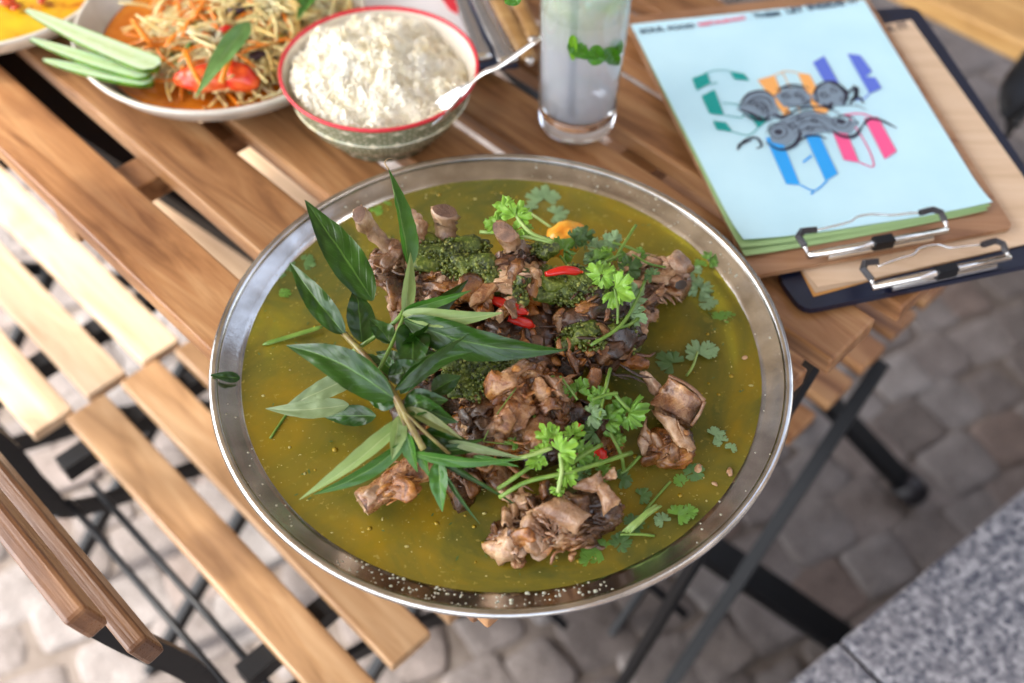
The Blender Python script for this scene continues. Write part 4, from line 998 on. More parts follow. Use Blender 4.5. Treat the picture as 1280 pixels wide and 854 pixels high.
def rice_bowl():
    root = empty('rice_bowl', 'pale patterned ceramic bowl with a red rim heaped with white rice', 'bowl')
    m = mat('printed ceramic', (.6, .58, .5), .18); k = N(m)
    tc = k.n('ShaderNodeTexCoord'); mp = k.n('ShaderNodeMapping'); mp.inputs['Scale'].default_value = (24, 5.5, 1); k.l(tc.outputs['UV'], mp.inputs[0])
    sx = k.n('ShaderNodeSeparateXYZ'); k.l(mp.outputs[0], sx.inputs[0])
    def ring(ox, oy, r_):
        fx = k.math('SUBTRACT', k.math('FRACT', k.math('ADD', sx.outputs[0], ox)), .5); fy = k.math('SUBTRACT', k.math('FRACT', k.math('ADD', sx.outputs[1], oy)), .5)
        d = k.math('SQRT', k.math('ADD', k.math('MULTIPLY', fx, fx), k.math('MULTIPLY', fy, fy)))
        return k.ramp(k.math('ABSOLUTE', k.math('SUBTRACT', d, r_)), [(.06, (1, 1, 1)), (.10, (0, 0, 0))])
    f = k.math('MAXIMUM', k.math('MAXIMUM', ring(0, 0, .46), ring(.5, .5, .46)), ring(0, 0, .1))
    c = k.mix(k.math('MULTIPLY', f, .85), (.62, .60, .46), (.13, .17, .09))
    k.l(c, k.b.inputs['Base Color'])
    inn = mat('cream glaze', (.76, .71, .6), .15); red = mat('red glazed rim', (.62, .035, .05), .2)
    prof = [(.043, .7425), (.046, .7425), (.047, .749), (.052, .752), (.0635, .765), (.0715, .780), (.077, .795), (.080, .803)]
    b = MB(); lathe(b, prof, 96, BC); b.build('bowl_wall', m, root)
    b = MB(); lathe(b, [(.0802, .8029), (.0812, .8046), (.0810, .8062), (.0798, .8067), (.0784, .8058), (.0780, .8040)], 96, BC); b.build('rim', red, root)
    b = MB(); lathe(b, [(.0782, .8042), (.075, .793), (.069, .778), (.060, .764), (.045, .755), (.0, .752)], 96, BC); b.build('inner_wall', inn, root)
    # rice: heap of single grains over a rough core
    rm = mat('steamed rice', (.80, .76, .67), .65, Specular_IOR_Level=.25, Subsurface_Weight=.35); rm.node_tree.nodes['Principled BSDF'].inputs['Subsurface Radius'].default_value = (.004, .003, .002)
    k = N(rm); v = k.coord('Object'); k.l(k.ramp(k.noise(v, 45, 3), [(.3, (.88, .76, .50)), (.45, (.94, .87, .68)), (.7, (.96, .92, .80))]), k.b.inputs['Base Color'])
    k.b.inputs['Subsurface Weight'].default_value = .3; k.b.inputs['Subsurface Scale'].default_value = 1.0
    def hz(x, y):
        r_ = math.hypot(x, y); 
        h = .799 + .021 * math.exp(-(((x + .014) / .045) ** 2 + ((y - .004) / .045) ** 2)) - .25 * max(0, r_ - .05) ** 1.0 * (.6 if x > .02 else .3)
        h += .010 * fbm(V((x * 38, y * 38, 3)), 3) + .003 * fbm(V((x * 130, y * 130, 1)), 2)
        return h - (.010 if x > .035 and y > -.01 else 0) * min(1, (x - .035) / .02 if x > .035 else 0)
    b = MB(); n = 60; vs = []; fs = []
    for i in range(n + 1):
        for j in range(96):
            a = 6.28318 * j / 96; r_ = .0735 * i / n; x, y = r_ * math.cos(a), r_ * math.sin(a); vs.append(BC + V((x, y, min(hz(x, y), .83) if r_ < .07 else .782)))
    for i in range(n):
        for j in range(96): fs.append((i * 96 + j, i * 96 + (j + 1) % 96, (i + 1) * 96 + (j + 1) % 96, (i + 1) * 96 + j))
    b.add(vs, fs); o = b.build('rice', rm); tag(o, 'fluffy heap of steamed white rice in the patterned bowl', 'rice')
    b = MB(); r = random.Random(2)
    for i in range(6500):
        a = r.uniform(0, 6.283); r_ = .072 * math.sqrt(r.random()); x, y = r_ * math.cos(a), r_ * math.sin(a)
        c = BC + V((x, y, hz(x, y) + r.uniform(-.0011, .0005) + (.002 if r.random() < .12 else 0))); d = V((r.gauss(0, 1), r.gauss(0, 1), r.gauss(0, .55))).normalized(); s, t = frame_at(d); L = r.uniform(.0021, .0032); w = r.uniform(.0008, .0011)
        ring = lambda o_, q: [c + d * o_ + (s * math.cos(z_) + t * math.sin(z_)) * q for z_ in (0, 1.257, 2.513, 3.77, 5.027)]
        vs = [c - d * L] + ring(-L * .6, w * .8) + ring(L * .5, w) + [c + d * L]
        fs = [(0, 1 + (q + 1) % 5, 1 + q) for q in range(5)] + [(1 + q, 1 + (q + 1) % 5, 6 + (q + 1) % 5, 6 + q) for q in range(5)] + [(11, 6 + q, 6 + (q + 1) % 5) for q in range(5)]
        b.add(vs, fs)
    tag(b.build('rice_grains', rm, o), kind='stuff')
    # spoon
    sp = empty('spoon', 'steel spoon resting in the rice bowl with its handle over the red rim', 'spoon')
    A = at(676, 47, .862); B = at(628, 80, .842); Cc = at(588, 105, .820); D = at(566, 128, .806)
    P = spline([A, B, at(606, 90, .834), Cc, at(575, 117, .812), at(566, 126, .806)], 26); b = MB(); k_ = len(P); rad = []
    for i in range(k_):
        t = i / (k_ - 1); rad.append(.0028 + .0026 * t)
    tube(b, P, rad, 10, .32); b.build('handle', M['steel'], sp)
    b = MB(); d = (at(540, 148, .797) - Cc).normalized(); s, t = frame_at(d, V((-.5, .1, 1))); c0 = at(560, 131, .803); vs = []; fs = []
    for i in range(11):
        for j in range(28):
            a = 6.2832 * j / 28; q = i / 10; x = math.cos(a) * .024 * q; y = math.sin(a) * .0125 * q * (1 + .38 * math.cos(a)); vs.append(c0 + d * (x + .004) + s * y + t * (.007 * (q * q) - .004))
    for i in range(10):
        for j in range(28): fs.append((i * 28 + j, i * 28 + (j + 1) % 28, (i + 1) * 28 + (j + 1) % 28, (i + 1) * 28 + j))
    o_ = len(vs); vs2 = [p - t * .0012 for p in vs]; b.add(vs + vs2, fs + [tuple(q + o_ for q in f[::-1]) for f in fs] + [(280 + j, 280 + (j + 1) % 28, o_ + 280 + (j + 1) % 28, o_ + 280 + j) for j in range(28)])
    b.build('spoon_bowl', M['steel'], sp)
rice_bowl()

# ------------------------------------------------------------------ salad plate
SC = V((-.262, .83, 0))
def dish(name, label, cc, rr, h, m, cat='plate'):
    root = empty(name, label, cat)
    b = MB(); z0 = ZT + .0025
    lathe(b, [(0, z0), (rr * .55, z0), (rr * .72, z0 + h * .16), (rr * .9, z0 + h * .52), (rr * .985, z0 + h * .9), (rr, z0 + h), (rr * .99, z0 + h + .0018), (rr * .965, z0 + h + .001), (rr * .93, z0 + h * .7), (rr * .8, z0 + h * .36), (rr * .6, z0 + .005), (0, z0 + .004)], 96, cc)
    b.build('plate_body', m, root)
    return root
cer = mat('off white glazed ceramic', (.62, .58, .5), .22); kk = N(cer); vv = kk.coord('Object'); kk.l(kk.ramp(kk.noise(vv, 30, 3), [(.35, (.55, .51, .43)), (.65, (.68, .64, .56))]), kk.b.inputs['Base Color'])
dish('salad_plate', 'off white shallow bowl holding papaya salad with cucumber on its edge', SC, .128, .038, cer)
def strands(name, m, n, cx, cy, rx, ry, z0, hgt, rad, lo, hi, seed, parent=None, flat=.6):
    r = random.Random(seed); b = MB()
    for i in range(n):
        a = r.uniform(0, 6.283); q = math.sqrt(r.random()); x = rx * q * math.cos(a); y = ry * q * math.sin(a)
        c = V((cx + x, cy + y, z0 + hgt * (1 - q * q) + r.uniform(-.001, .007))); th = r.uniform(0, math.pi); L = r.uniform(lo, hi)
        d = V((math.cos(th), math.sin(th), r.gauss(0, .25))); s = V((-d.y, d.x, 0)); cu = r.gauss(0, .3)
        P = spline([c - d * L / 2 - V((0, 0, .004)), c - d * L * .2 + s * L * cu * .3 + V((0, 0, .001)), c + d * L * .2 + s * L * cu * .3, c + d * L / 2 - V((0, 0, .006))], 6)
        for p in P:
            e = p - SC; e.z = 0
            if e.length > .114: p.x, p.y = (SC + e.normalized() * .114).xy; p.z = max(p.z, ZT + .036)
            p.z = max(p.z, ZT + .02 + max(0, e.length - .095) * .9)
        k_ = rad * r.uniform(.7, 1.3); tube(b, P, [k_ * .6, k_, k_, k_, k_, k_, k_ * .5], 5, flat)
    return b.build(name, m, parent)
def salad():
    sauce = mat('orange dressing', (.55, .15, .008), .08); k = N(sauce); v = k.coord('Object'); k.l(k.ramp(k.noise(v, 30, 3), [(.3, (.40, .09, .005)), (.7, (.68, .24, .02))]), k.b.inputs['Base Color'])
    b = MB(); b.add([SC + V((.108 * math.cos(a), .108 * math.sin(a), ZT + .024)) for a in [6.2832 * i / 64 for i in range(64)]], [tuple(range(64))])
    tag(b.build('orange_dressing', sauce), 'orange dressing pooled in the papaya salad plate', 'dressing')
    pap = mat('papaya shreds', (.72, .52, .2), .3, Subsurface_Weight=.2); k = N(pap); v = k.coord('Object'); k.l(k.ramp(k.noise(v, 40, 3), [(.3, (.72, .42, .10)), (.55, (.76, .6, .27)), (.75, (.78, .72, .48))]), k.b.inputs['Base Color'])
    o = strands('papaya_shreds', pap, 650, SC.x + .022, SC.y + .004, .085, .085, ZT + .022, .036, .0017, .035, .08, 1); tag(o, 'tangled pale papaya shreds heaped in the salad plate', 'papaya salad', kind='stuff')
    ca = mat('carrot shreds', (.75, .22, .01), .3)
    o = strands('carrot_shreds', ca, 90, SC.x + .012, SC.y - .004, .08, .085, ZT + .026, .036, .0018, .03, .06, 2); tag(o, 'orange carrot shreds mixed through the papaya salad', 'carrot', kind='stuff')
    gb = strands('green_bean_pieces', M['stem'], 26, SC.x + .02, SC.y, .075, .08, ZT + .024, .034, .0026, .012, .03, 3); tag(gb, 'dark green bits scattered in the papaya salad', 'greens', kind='stuff')
    dk = mat('dark dried bits', (.035, .012, .02), .3)
    for nm, lb, x, y, z, s in (('dried_shrimp', 'dark purple dried bit at the top of the papaya salad', 300, 12, .80, .007), ('dried_shrimp', 'small dark bit at the right of the papaya salad beside the rice bowl', 322, 70, .785, .006)):
        b = MB(); lump('', x, y, z, s * 1.5, s * .8, s * .7, .4, None, sub=3, amp=.4, freq=120, seed=x, mbx=b); tag(b.build(nm, dk), lb, 'dried shrimp')
    tm = mat('red tomato', (.72, .05, .012), .16); k = N(tm); v = k.coord('Object'); k.l(k.ramp(k.noise(v, 60, 3), [(.35, (.62, .025, .008)), (.6, (.8, .14, .03)), (.75, (.85, .36, .16))]), k.b.inputs['Base Color'])
    for lb, x, y, rx, ry, ro in (('red tomato wedge at the front of the papaya salad under the basil leaf', 258, 98, .026, .012, .1), ('red tomato wedge at the right front of the papaya salad', 298, 96, .020, .012, -.4)):
        b = MB(); lump('', x, y, .781, rx, ry, .012, ro, None, sub=4, amp=.14, freq=60, seed=x, mbx=b); tag(b.build('tomato_wedge', tm), lb, 'tomato')
    cs = bpy.data.objects['carrot_shreds']
    b = MB(); tube(b, spline([at(232, 62, .79), at(238, 80, .793), at(246, 96, .79), at(254, 108, .786)], 8), .0022, 6, .5)
    tube(b, spline([at(288, 70, .796), at(282, 86, .796), at(276, 104, .79)], 8), .0030, 6, .5); tube(b, spline([at(166, 24, .79), at(178, 42, .795), at(190, 54, .79)], 8), .0028, 6, .5)
    b.build('carrot_strip', ca, cs)
    ch = MB(); lump('', 282, 36, .803, .006, .003, .003, .4, None, sub=3, amp=.2, freq=90, mbx=ch); tag(ch.build('chili_piece', M['chili']), 'small red chili piece in the papaya salad', 'chili')
    o = leaf_mesh(at(312, 28, .81), at(244, 122, .792), .0085, roll=.2, fold=.2, curl=.08, seed=3).build('basil_leaf', M['leaf_sage']); tag(o, 'long sage green leaf lying across the papaya salad tomato', 'leaf')
    o = leaf_mesh(at(296, 42, .803), at(286, 72, .793), .0075, roll=.4, fold=.3, curl=.1, seed=4).build('basil_leaf', M['leaf_sage']); tag(o, 'small curled sage green leaf behind the long leaf in the salad', 'leaf')
    o = leaf_mesh(at(398, -14, .80), at(372, 26, .80), .009, roll=.4, fold=.3, curl=.1, seed=5).build('basil_leaf', M['leaf_mid']); tag(o, 'green leaf at the salad rim beside the rice bowl', 'leaf')
    # cucumber slices: cut face, green skin along the lower edge
    cf = mat('cucumber flesh', (.62, .74, .42), .22, Subsurface_Weight=.3); k = N(cf); tc = k.n('ShaderNodeTexCoord'); sx = k.n('ShaderNodeSeparateXYZ'); k.l(tc.outputs['UV'], sx.inputs[0])
    ax = k.math('ABSOLUTE', k.math('SUBTRACT', sx.outputs[0], .5)); c = k.ramp(ax, [(.0, (.55, .68, .33)), (.2, (.66, .78, .47)), (.36, (.74, .84, .62)), (.49, (.45, .68, .2))])
    v = k.coord('Object'); k.l(k.mix(k.ramp(k.noise(v, 160, 3), [(.5, (0, 0, 0)), (.7, (.4,) * 3)]), c, (.8, .86, .68)), k.b.inputs['Base Color'])
    cg = mat('cucumber skin', (.05, .2, .015), .25); k = N(cg); v = k.coord('Object'); k.l(k.ramp(k.noise(v, 50, 3), [(.35, (.012, .06, .006)), (.65, (.2, .42, .04))]), k.b.inputs['Base Color'])
    for lb, A, B, w, th in (('topmost and longest cucumber slice on the edge of the salad plate', (33, 12, .803), (196, 82, .795), .0125, .007),
                            ('middle cucumber slice pointing left over the plate edge', (38, 48, .795), (186, 92, .787), .0095, .007),
                            ('lowest cucumber slice on the plate edge just above the table slat', (54, 74, .786), (190, 100, .783), .009, .007)):
        root = empty('cucumber_slice', lb, 'cucumber', 'cucumber slices on the salad plate')
        a, c = at(*A), at(*B); d = (c - a); nn = 24; mmv = 6; up_ = V((.08, .12, 1)).normalized(); s = d.normalized().cross(up_).normalized(); t = s.cross(d.normalized()); top = []; uvs = []; fs = []
        for i in range(nn + 1):
            q = i / nn; wd = w * (math.sin(math.pi * min(1, q * .52 + .015)) ** .55) * (1 if q < .93 else math.sqrt(max(.12, 1 - ((q - .93) / .075) ** 2)))
            for j in range(-mmv, mmv + 1): top.append(a + d * q + s * wd * j / mmv - t * .002 * math.sin(q * 3)); uvs.append((.5 + .5 * j / mmv, q))
        k2 = 2 * mmv + 1
        for i in range(nn):
            for j in range(k2 - 1): fs.append((i * k2 + j, i * k2 + j + 1, (i + 1) * k2 + j + 1, (i + 1) * k2 + j))
        b = MB(); b.add(top, fs, uvs); b.build('flesh', cf, root)
        b = MB(); pr = []
        for i in range(nn + 1):
            e0, e1 = top[i * k2], top[i * k2 + k2 - 1]; q = i / nn
            for j in range(9):
                ph = math.pi * j / 8; pr.append((e0 + e1) / 2 + (e0 - e1) / 2 * math.cos(ph) * 1.0 - t * (th * (.35 + .65 * math.sin(math.pi * min(1, q * .6 + .02)))) * math.sin(ph) - t * .0003)
        b.add(pr, [(i * 9 + j, (i + 1) * 9 + j, (i + 1) * 9 + j + 1, i * 9 + j + 1) for i in range(nn) for j in range(8)] + [tuple(range(9)), tuple(nn * 9 + j for j in range(8, -1, -1))]); b.build('skin', cg, root)
M['leaf_sage'] = leaf_mat('sage green leaf', (.10, .24, .06), (.16, .32, .09), (.2, .33, .12), (.22, .36, .12), .32)
salad()
CC2 = V((-.487, .897, 0))
dish('curry_plate', 'off white plate of yellow curry at the top left corner of the table', CC2, .112, .034, cer)
def curry():
    m = mat('yellow curry', (.62, .42, .01), .1); k = N(m); v = k.coord('Object'); c = k.ramp(k.noise(v, 45, 4), [(.35, (.5, .36, .015)), (.6, (.55, .28, .012)), (.72, (.34, .06, .006))]); k.l(c, k.b.inputs['Base Color'])
    b = MB(); b.add([CC2 + V((.1035 * math.cos(a), .1035 * math.sin(a), ZT + .031)) for a in [6.2832 * i / 64 for i in range(64)]], [tuple(range(64))]); tag(b.build('yellow_curry', m), 'yellow curry sauce filling the plate in the top left corner', 'curry')
    rm = mat('red pepper bits', (.42, .05, .01), .2)
    for i, (x, y, s, w_) in enumerate(((8, 2, .009, 'largest reddish pepper piece at the far left of the yellow curry'), (20, 9, .005, 'small reddish pepper piece lowest in the yellow curry'), (52, 0, .006, 'reddish pepper piece in the yellow curry nearest the salad plate'))):
        b = MB(); lump('', x, y, .776, s, s * .7, s * .4, i, None, sub=3, amp=.3, freq=90, seed=i, mbx=b); tag(b.build('pepper_piece', rm), w_, 'pepper', 'pepper pieces in the yellow curry')
curry()

# ------------------------------------------------------------------ drink
GC = V((.0513, .7485, 0))
def drink():
    root = empty('drinking_glass', 'tall glass of cloudy iced drink with mint behind the tray', 'glass')
    g = mat('clear glass', (1, 1, 1), .0, IOR=1.47, Transmission_Weight=1.0)
    gw = mat('thin glass', (1, 1, 1), .02); k = N(gw); lw = k.n('ShaderNodeLayerWeight'); fr = k.n('ShaderNodeMath', operation='MULTIPLY_ADD'); pw = k.math('POWER', lw.outputs['Facing'], 3.5); k.l(pw, fr.inputs[0]); fr.inputs[1].default_value = .6; fr.inputs[2].default_value = .04; gl = k.n('ShaderNodeBsdfGlossy'); gl.inputs['Roughness'].default_value = .02; tr = k.n('ShaderNodeBsdfTransparent'); tr.inputs[0].default_value = (.96, .98, .97, 1)
    mx = k.n('ShaderNodeMixShader'); k.l(fr.outputs[0], mx.inputs[0]); k.l(tr.outputs[0], mx.inputs[1]); k.l(gl.outputs[0], mx.inputs[2]); k.l(mx.outputs[0], k.out.inputs['Surface'])
    b = MB(); lathe(b, [(.0331, .7655), (.0342, .80), (.0360, .86), (.0367, .888), (.0364, .8895), (.0357, .8885), (.0350, .86)], 72, GC); b.build('glass_wall', gw, root)
    b = MB(); lathe(b, [(0, .7425), (.0270, .7425), (.0308, .7438), (.0324, .748), (.0331, .765), (.0312, .7652), (.0285, .7612), (.012, .7597), (0, .7595)], 72, GC); b.build('glass_base', g, root)
    lq = mat('cloudy liquid', (.62, .64, .74), .25, Subsurface_Weight=.5); lq.node_tree.nodes['Principled BSDF'].inputs['Subsurface Radius'].default_value = (.02, .02, .02); lq.node_tree.nodes['Principled BSDF'].inputs['Subsurface Scale'].default_value = .5; k = N(lq); v = k.coord('Object'); sz = k.n('ShaderNodeSeparateXYZ'); k.l(v, sz.inputs[0])
    hz_ = k.n('ShaderNodeMapRange'); hz_.inputs[1].default_value = .83; hz_.inputs[2].default_value = .87; k.l(sz.outputs[2], hz_.inputs[0])
    c = k.mix(hz_.outputs[0], (.66, .67, .73), (.56, .66, .48)); k.l(k.mix(k.ramp(k.noise(v, 60, 3), [(.4, (0, 0, 0)), (.7, (.5,) * 3)]), c, (.7, .72, .72)), k.b.inputs['Base Color'])
    tr = k.n('ShaderNodeBsdfTransparent'); tr.inputs[0].default_value = (.92, .93, .97, 1); mx = k.n('ShaderNodeMixShader'); mx.inputs[0].default_value = .52; k.l(k.b.outputs[0], mx.inputs[1]); k.l(tr.outputs[0], mx.inputs[2]); k.l(mx.outputs[0], k.out.inputs['Surface'])
    b = MB(); lathe(b, [(0, .7606), (.012, .7609), (.0283, .7624), (.0309, .7660), (.0324, .80), (.0341, .86), (.0353, .884), (0, .884)], 72, GC); tag(b.build('iced_drink', lq), 'cloudy pale iced drink inside the tall glass', 'drink')
    ice = mat('ice', (.8, .88, .82), .12, IOR=1.31, Transmission_Weight=.25, Subsurface_Weight=.5)
    for i, (x, y, z, a, e, w_) in enumerate(((.008, -.012, .876, .4, .3, 'front ice cube just above the mint leaves in the cloudy drink'), (-.012, .006, .880, 1.1, .5, 'ice cube behind the dark straw in the cloudy drink'), (.014, .012, .874, .8, .2, 'ice cube under the lime slice at the back of the glass'))):
        me = bevel_box(.018, .018, .018, .003, 2); me.materials.append(ice); o = link('ice_cube', me); o.location = GC + V((x, y, z)); o.rotation_euler = (e, .4, a); tag(o, w_, 'ice cube', 'ice cubes in the drink')
    st = empty('drinking_straw', 'dark straw standing in the cloudy drink', 'straw'); b = MB(); tube(b, [GC + V((-.006, -.021, .768)), GC + V((-.010, -.013, .90)), GC + V((-.012, -.005, .97))], .0035, 12); b.build('tube', mat('navy plastic', (.05, .06, .11), .3), st)
    mt = empty('mint_sprig', 'mint leaves pressed against the front of the glass', 'mint')
    for i, (x, y, tx, ty, w) in enumerate(((712, 50, 736, 74, .0075), (735, 76, 764, 62, .0072), (764, 64, 778, 52, .007), (758, 60, 772, 82, .007), (716, 44, 716, 76, .004), (740, 58, 752, 76, .0065))):
        def gp(px, py):
            # point on a cylinder just outside the liquid, inside the glass
            dirv = (at(px, py, 0) - CAM).normalized(); o = CAM - GC; best = None
            z = .85; rr = .0343
            a = dirv.x ** 2 + dirv.y ** 2; bb = 2 * (o.x * dirv.x + o.y * dirv.y); c_ = o.x ** 2 + o.y ** 2 - rr ** 2; dd = bb * bb - 4 * a * c_
            t = (-bb - math.sqrt(max(dd, 0))) / (2 * a); return CAM + dirv * t
        o = leaf_mesh(gp(x, y), gp(tx, ty), w * .85, roll=0, fold=.2, curl=.06, seed=i, shape=.6).build('leaf', M['cil' if i != 4 else 'cil_lime'], mt)
    lm = MB(); lathe(lm, [(0, -.002), (.022, -.002), (.024, 0), (.022, .002), (0, .002)], 40); o = lm.build('lime_slice', mat('lime', (.6, .74, .38), .3, Subsurface_Weight=.6)); o.location = GC + V((.016, .002, .877)); o.rotation_euler = (R(60), .3, .9); tag(o, 'green lime slice in the top of the tall glass', 'lime')
    tip = at(640, -8, .93); leaf_mesh(tip, at(648, 6, .925), .007, fold=.2, curl=.1, shape=.5).build('leaf', M['cil'], mt)
    b = MB(); tube(b, spline([GC + V((-.004, .004, .875)), GC + V((-.03, .01, .905)), tip], 12), .0008, 6); b.build('stem', M['stem'], mt)
drink()

# ------------------------------------------------------------------ cutlery, napkins, knives at the far side
def cutlery():
    for lb, pts in (('left steel cutlery handle lying behind the rice bowl', [(604, 74), (592, 40), (578, 4), (566, -30)]), ('right steel cutlery handle lying behind the spoon tip', [(636, 78), (620, 48), (600, 8), (582, -28)])):
        root = empty('steel_fork', lb, 'fork', 'steel forks behind the rice bowl'); b = MB(); P = spline([at(x, y, .765) for x, y in pts], 20)
        tube(b, P, [.0085, .0088, .0084, .0078, .007] + [.0062] * 6 + [.0055] * 10, 14, .3); b.build('handle', M['chrome'], root)
        b = MB(); q = P[-1]; d = (P[-1] - P[-2]).normalized(); s = d.cross(V((0, 0, 1)))
        for i in range(4): tube(b, [q + s * (i - 1.5) * .003, q + d * .05 + s * (i - 1.5) * .006], .0014, 6)
        b.build('prongs', M['steel'], root)
    for lb, pts, w in (('wooden handled knife with a steel rivet left of the glass', [(664, 78), (646, 46), (628, 12), (612, -20)], .0085), ('wooden handled knife nearest the glass', [(668, 52), (660, 30), (646, 0), (636, -25)], .0078)):
        root = empty('wooden_handled_knife', lb, 'knife', 'wooden handled knives behind the glass'); P = [at(x, y, .762) for x, y in pts]; b = MB(); tube(b, spline(P, 12), [w * .6] + [w] * 11 + [w * .8], 12, .6); b.build('handle', M['wood_oak'], root)
        b = MB(); c = at(pts[0][0] - 2, pts[0][1] - 1, .767); lathe(b, [(0, .003), (.003, .003), (.0036, .001), (.0036, -.002)], 20, c); b.build('rivet', M['steel'], root)
        b = MB(); d = (P[-1] - P[-2]).normalized(); bar(b, P[-1], P[-1] + d * .09, .014, .0015); b.build('blade', M['steel'], root)
    pp = mat('white paper', (.8, .78, .8), .7); rd = mat('red paper print', (.75, .03, .05), .6); nb = mat('navy cloth', (.03, .045, .09), .8)
    root = empty('paper_napkin', 'white paper napkin with red print behind the rice bowl', 'napkin')
    quad_slab('sheet', [(440, -8), (560, -40), (600, 70), (560, 95)], .7475, .003, pp, root); quad_slab('red_print', [(545, -12), (574, -10), (572, 18), (562, 12)], .7483, .0006, rd, root)
    root = empty('paper_sleeve', 'white paper sleeve with a red strip under the knives', 'sleeve')
    quad_slab('sheet', [(585, -20), (625, -30), (650, 60), (632, 66)], .7520, .002, pp, root); quad_slab('red_strip', [(604, -20), (617, -20), (630, 24), (626, 30)], .7528, .0006, rd, root)
    o = quad_slab('cutlery_rest', [(574, -30), (600, -34), (648, 82), (596, 86)], .7515, .003, nb); tag(o, 'folded navy napkin under the steel cutlery', 'napkin')
cutlery()

# ------------------------------------------------------------------ clipboards
def clip(root, L, Rr, zc, post_l, post_r, wire, nm=''):
    b = MB(); tube(b, [at(*L, zc), at(*Rr, zc)], .0028, 10); b.build('clip_bar', M['chrome'], root)
    d = (at(*Rr, zc) - at(*L, zc)); dn = d.normalized(); s = dn.cross(V((0, 0, 1))).normalized()
    b = MB(); bar(b, at(*L, zc - .0045) + d * .12 + s * .002, at(*L, zc - .0045) + d * .88 + s * .002, .009, .003); b.build('clip_plate', M['chrome'], root, smooth=False)
    b = MB(); bar(b, at(*L, zc) + d * .46, at(*L, zc) + d * .60, .0075, .0085); b.build('clip_hinge', M['black'], root, smooth=False)
    for E_, po in ((L, post_l), (Rr, post_r)):
        b = MB(); tube(b, [at(*E_, zc), at(*po[0], zc + .006)], .0014, 8); b.build('clip_post', M['chrome'], root)
        b = MB(); tube(b, spline([at(*po[0], zc + .0045), at(*po[1], zc + .0085), at(*po[2], zc + .008)], 3), .0032, 4, 1); b.build('rubber_corner', M['rubber'], root, smooth=False)
    b = MB(); tube(b, spline([at(x, y, zc + .008) for x, y in wire], 24), .00085, 6); b.build('wire_loop', M['chrome'], root)
def print_poly(mb, pts, z):
    P = [at(x, y, z) for x, y in pts]; n_ = (P[1] - P[0]).cross(P[2] - P[0])
    k = len(P); mb.add(P + [p - V((0, 0, .00006)) for p in P], [tuple(range(k)) if n_.z > 0 else tuple(range(k - 1, -1, -1))])
def ink(mb, pts, w, z, n=24, taper=True):
    P = spline([at(x, y, z) for x, y in pts], n); vs = []
    for i, p in enumerate(P):
        d = P[min(i + 1, n)] - P[max(i - 1, 0)]; s = d.cross(V((0, 0, 1))).normalized(); q = w * (.25 + .75 * math.sin(math.pi * (i + .5) / (n + 1)) if taper else 1)
        vs += [p + s * q, p - s * q]
    mb.add(vs, [(2 * i, 2 * i + 2, 2 * i + 3, 2 * i + 1) for i in range(n)])
def text(body, size, p0, p1, m, parent, name='printed_line'):
    """flat lettering whose baseline runs from p0 to p1"""
    cu = bpy.data.curves.new(name, 'FONT'); cu.body = body; cu.size = size; cu.extrude = .00004; cu.offset = .00035; o = bpy.data.objects.new(name, cu); col.objects.link(o)
    bpy.context.view_layer.update(); me = bpy.data.meshes.new_from_object(o.evaluated_get(bpy.context.evaluated_depsgraph_get())); bpy.data.objects.remove(o)
    w = max(v.co.x for v in me.vertices); d = p1 - p0; sc = d.length / w; me.materials.clear(); me.materials.append(m)
    q = link(name, me, parent); q.location = p0; q.scale = (sc, sc, 1); q.rotation_euler = (0, 0, math.atan2(d.y, d.x)); return q
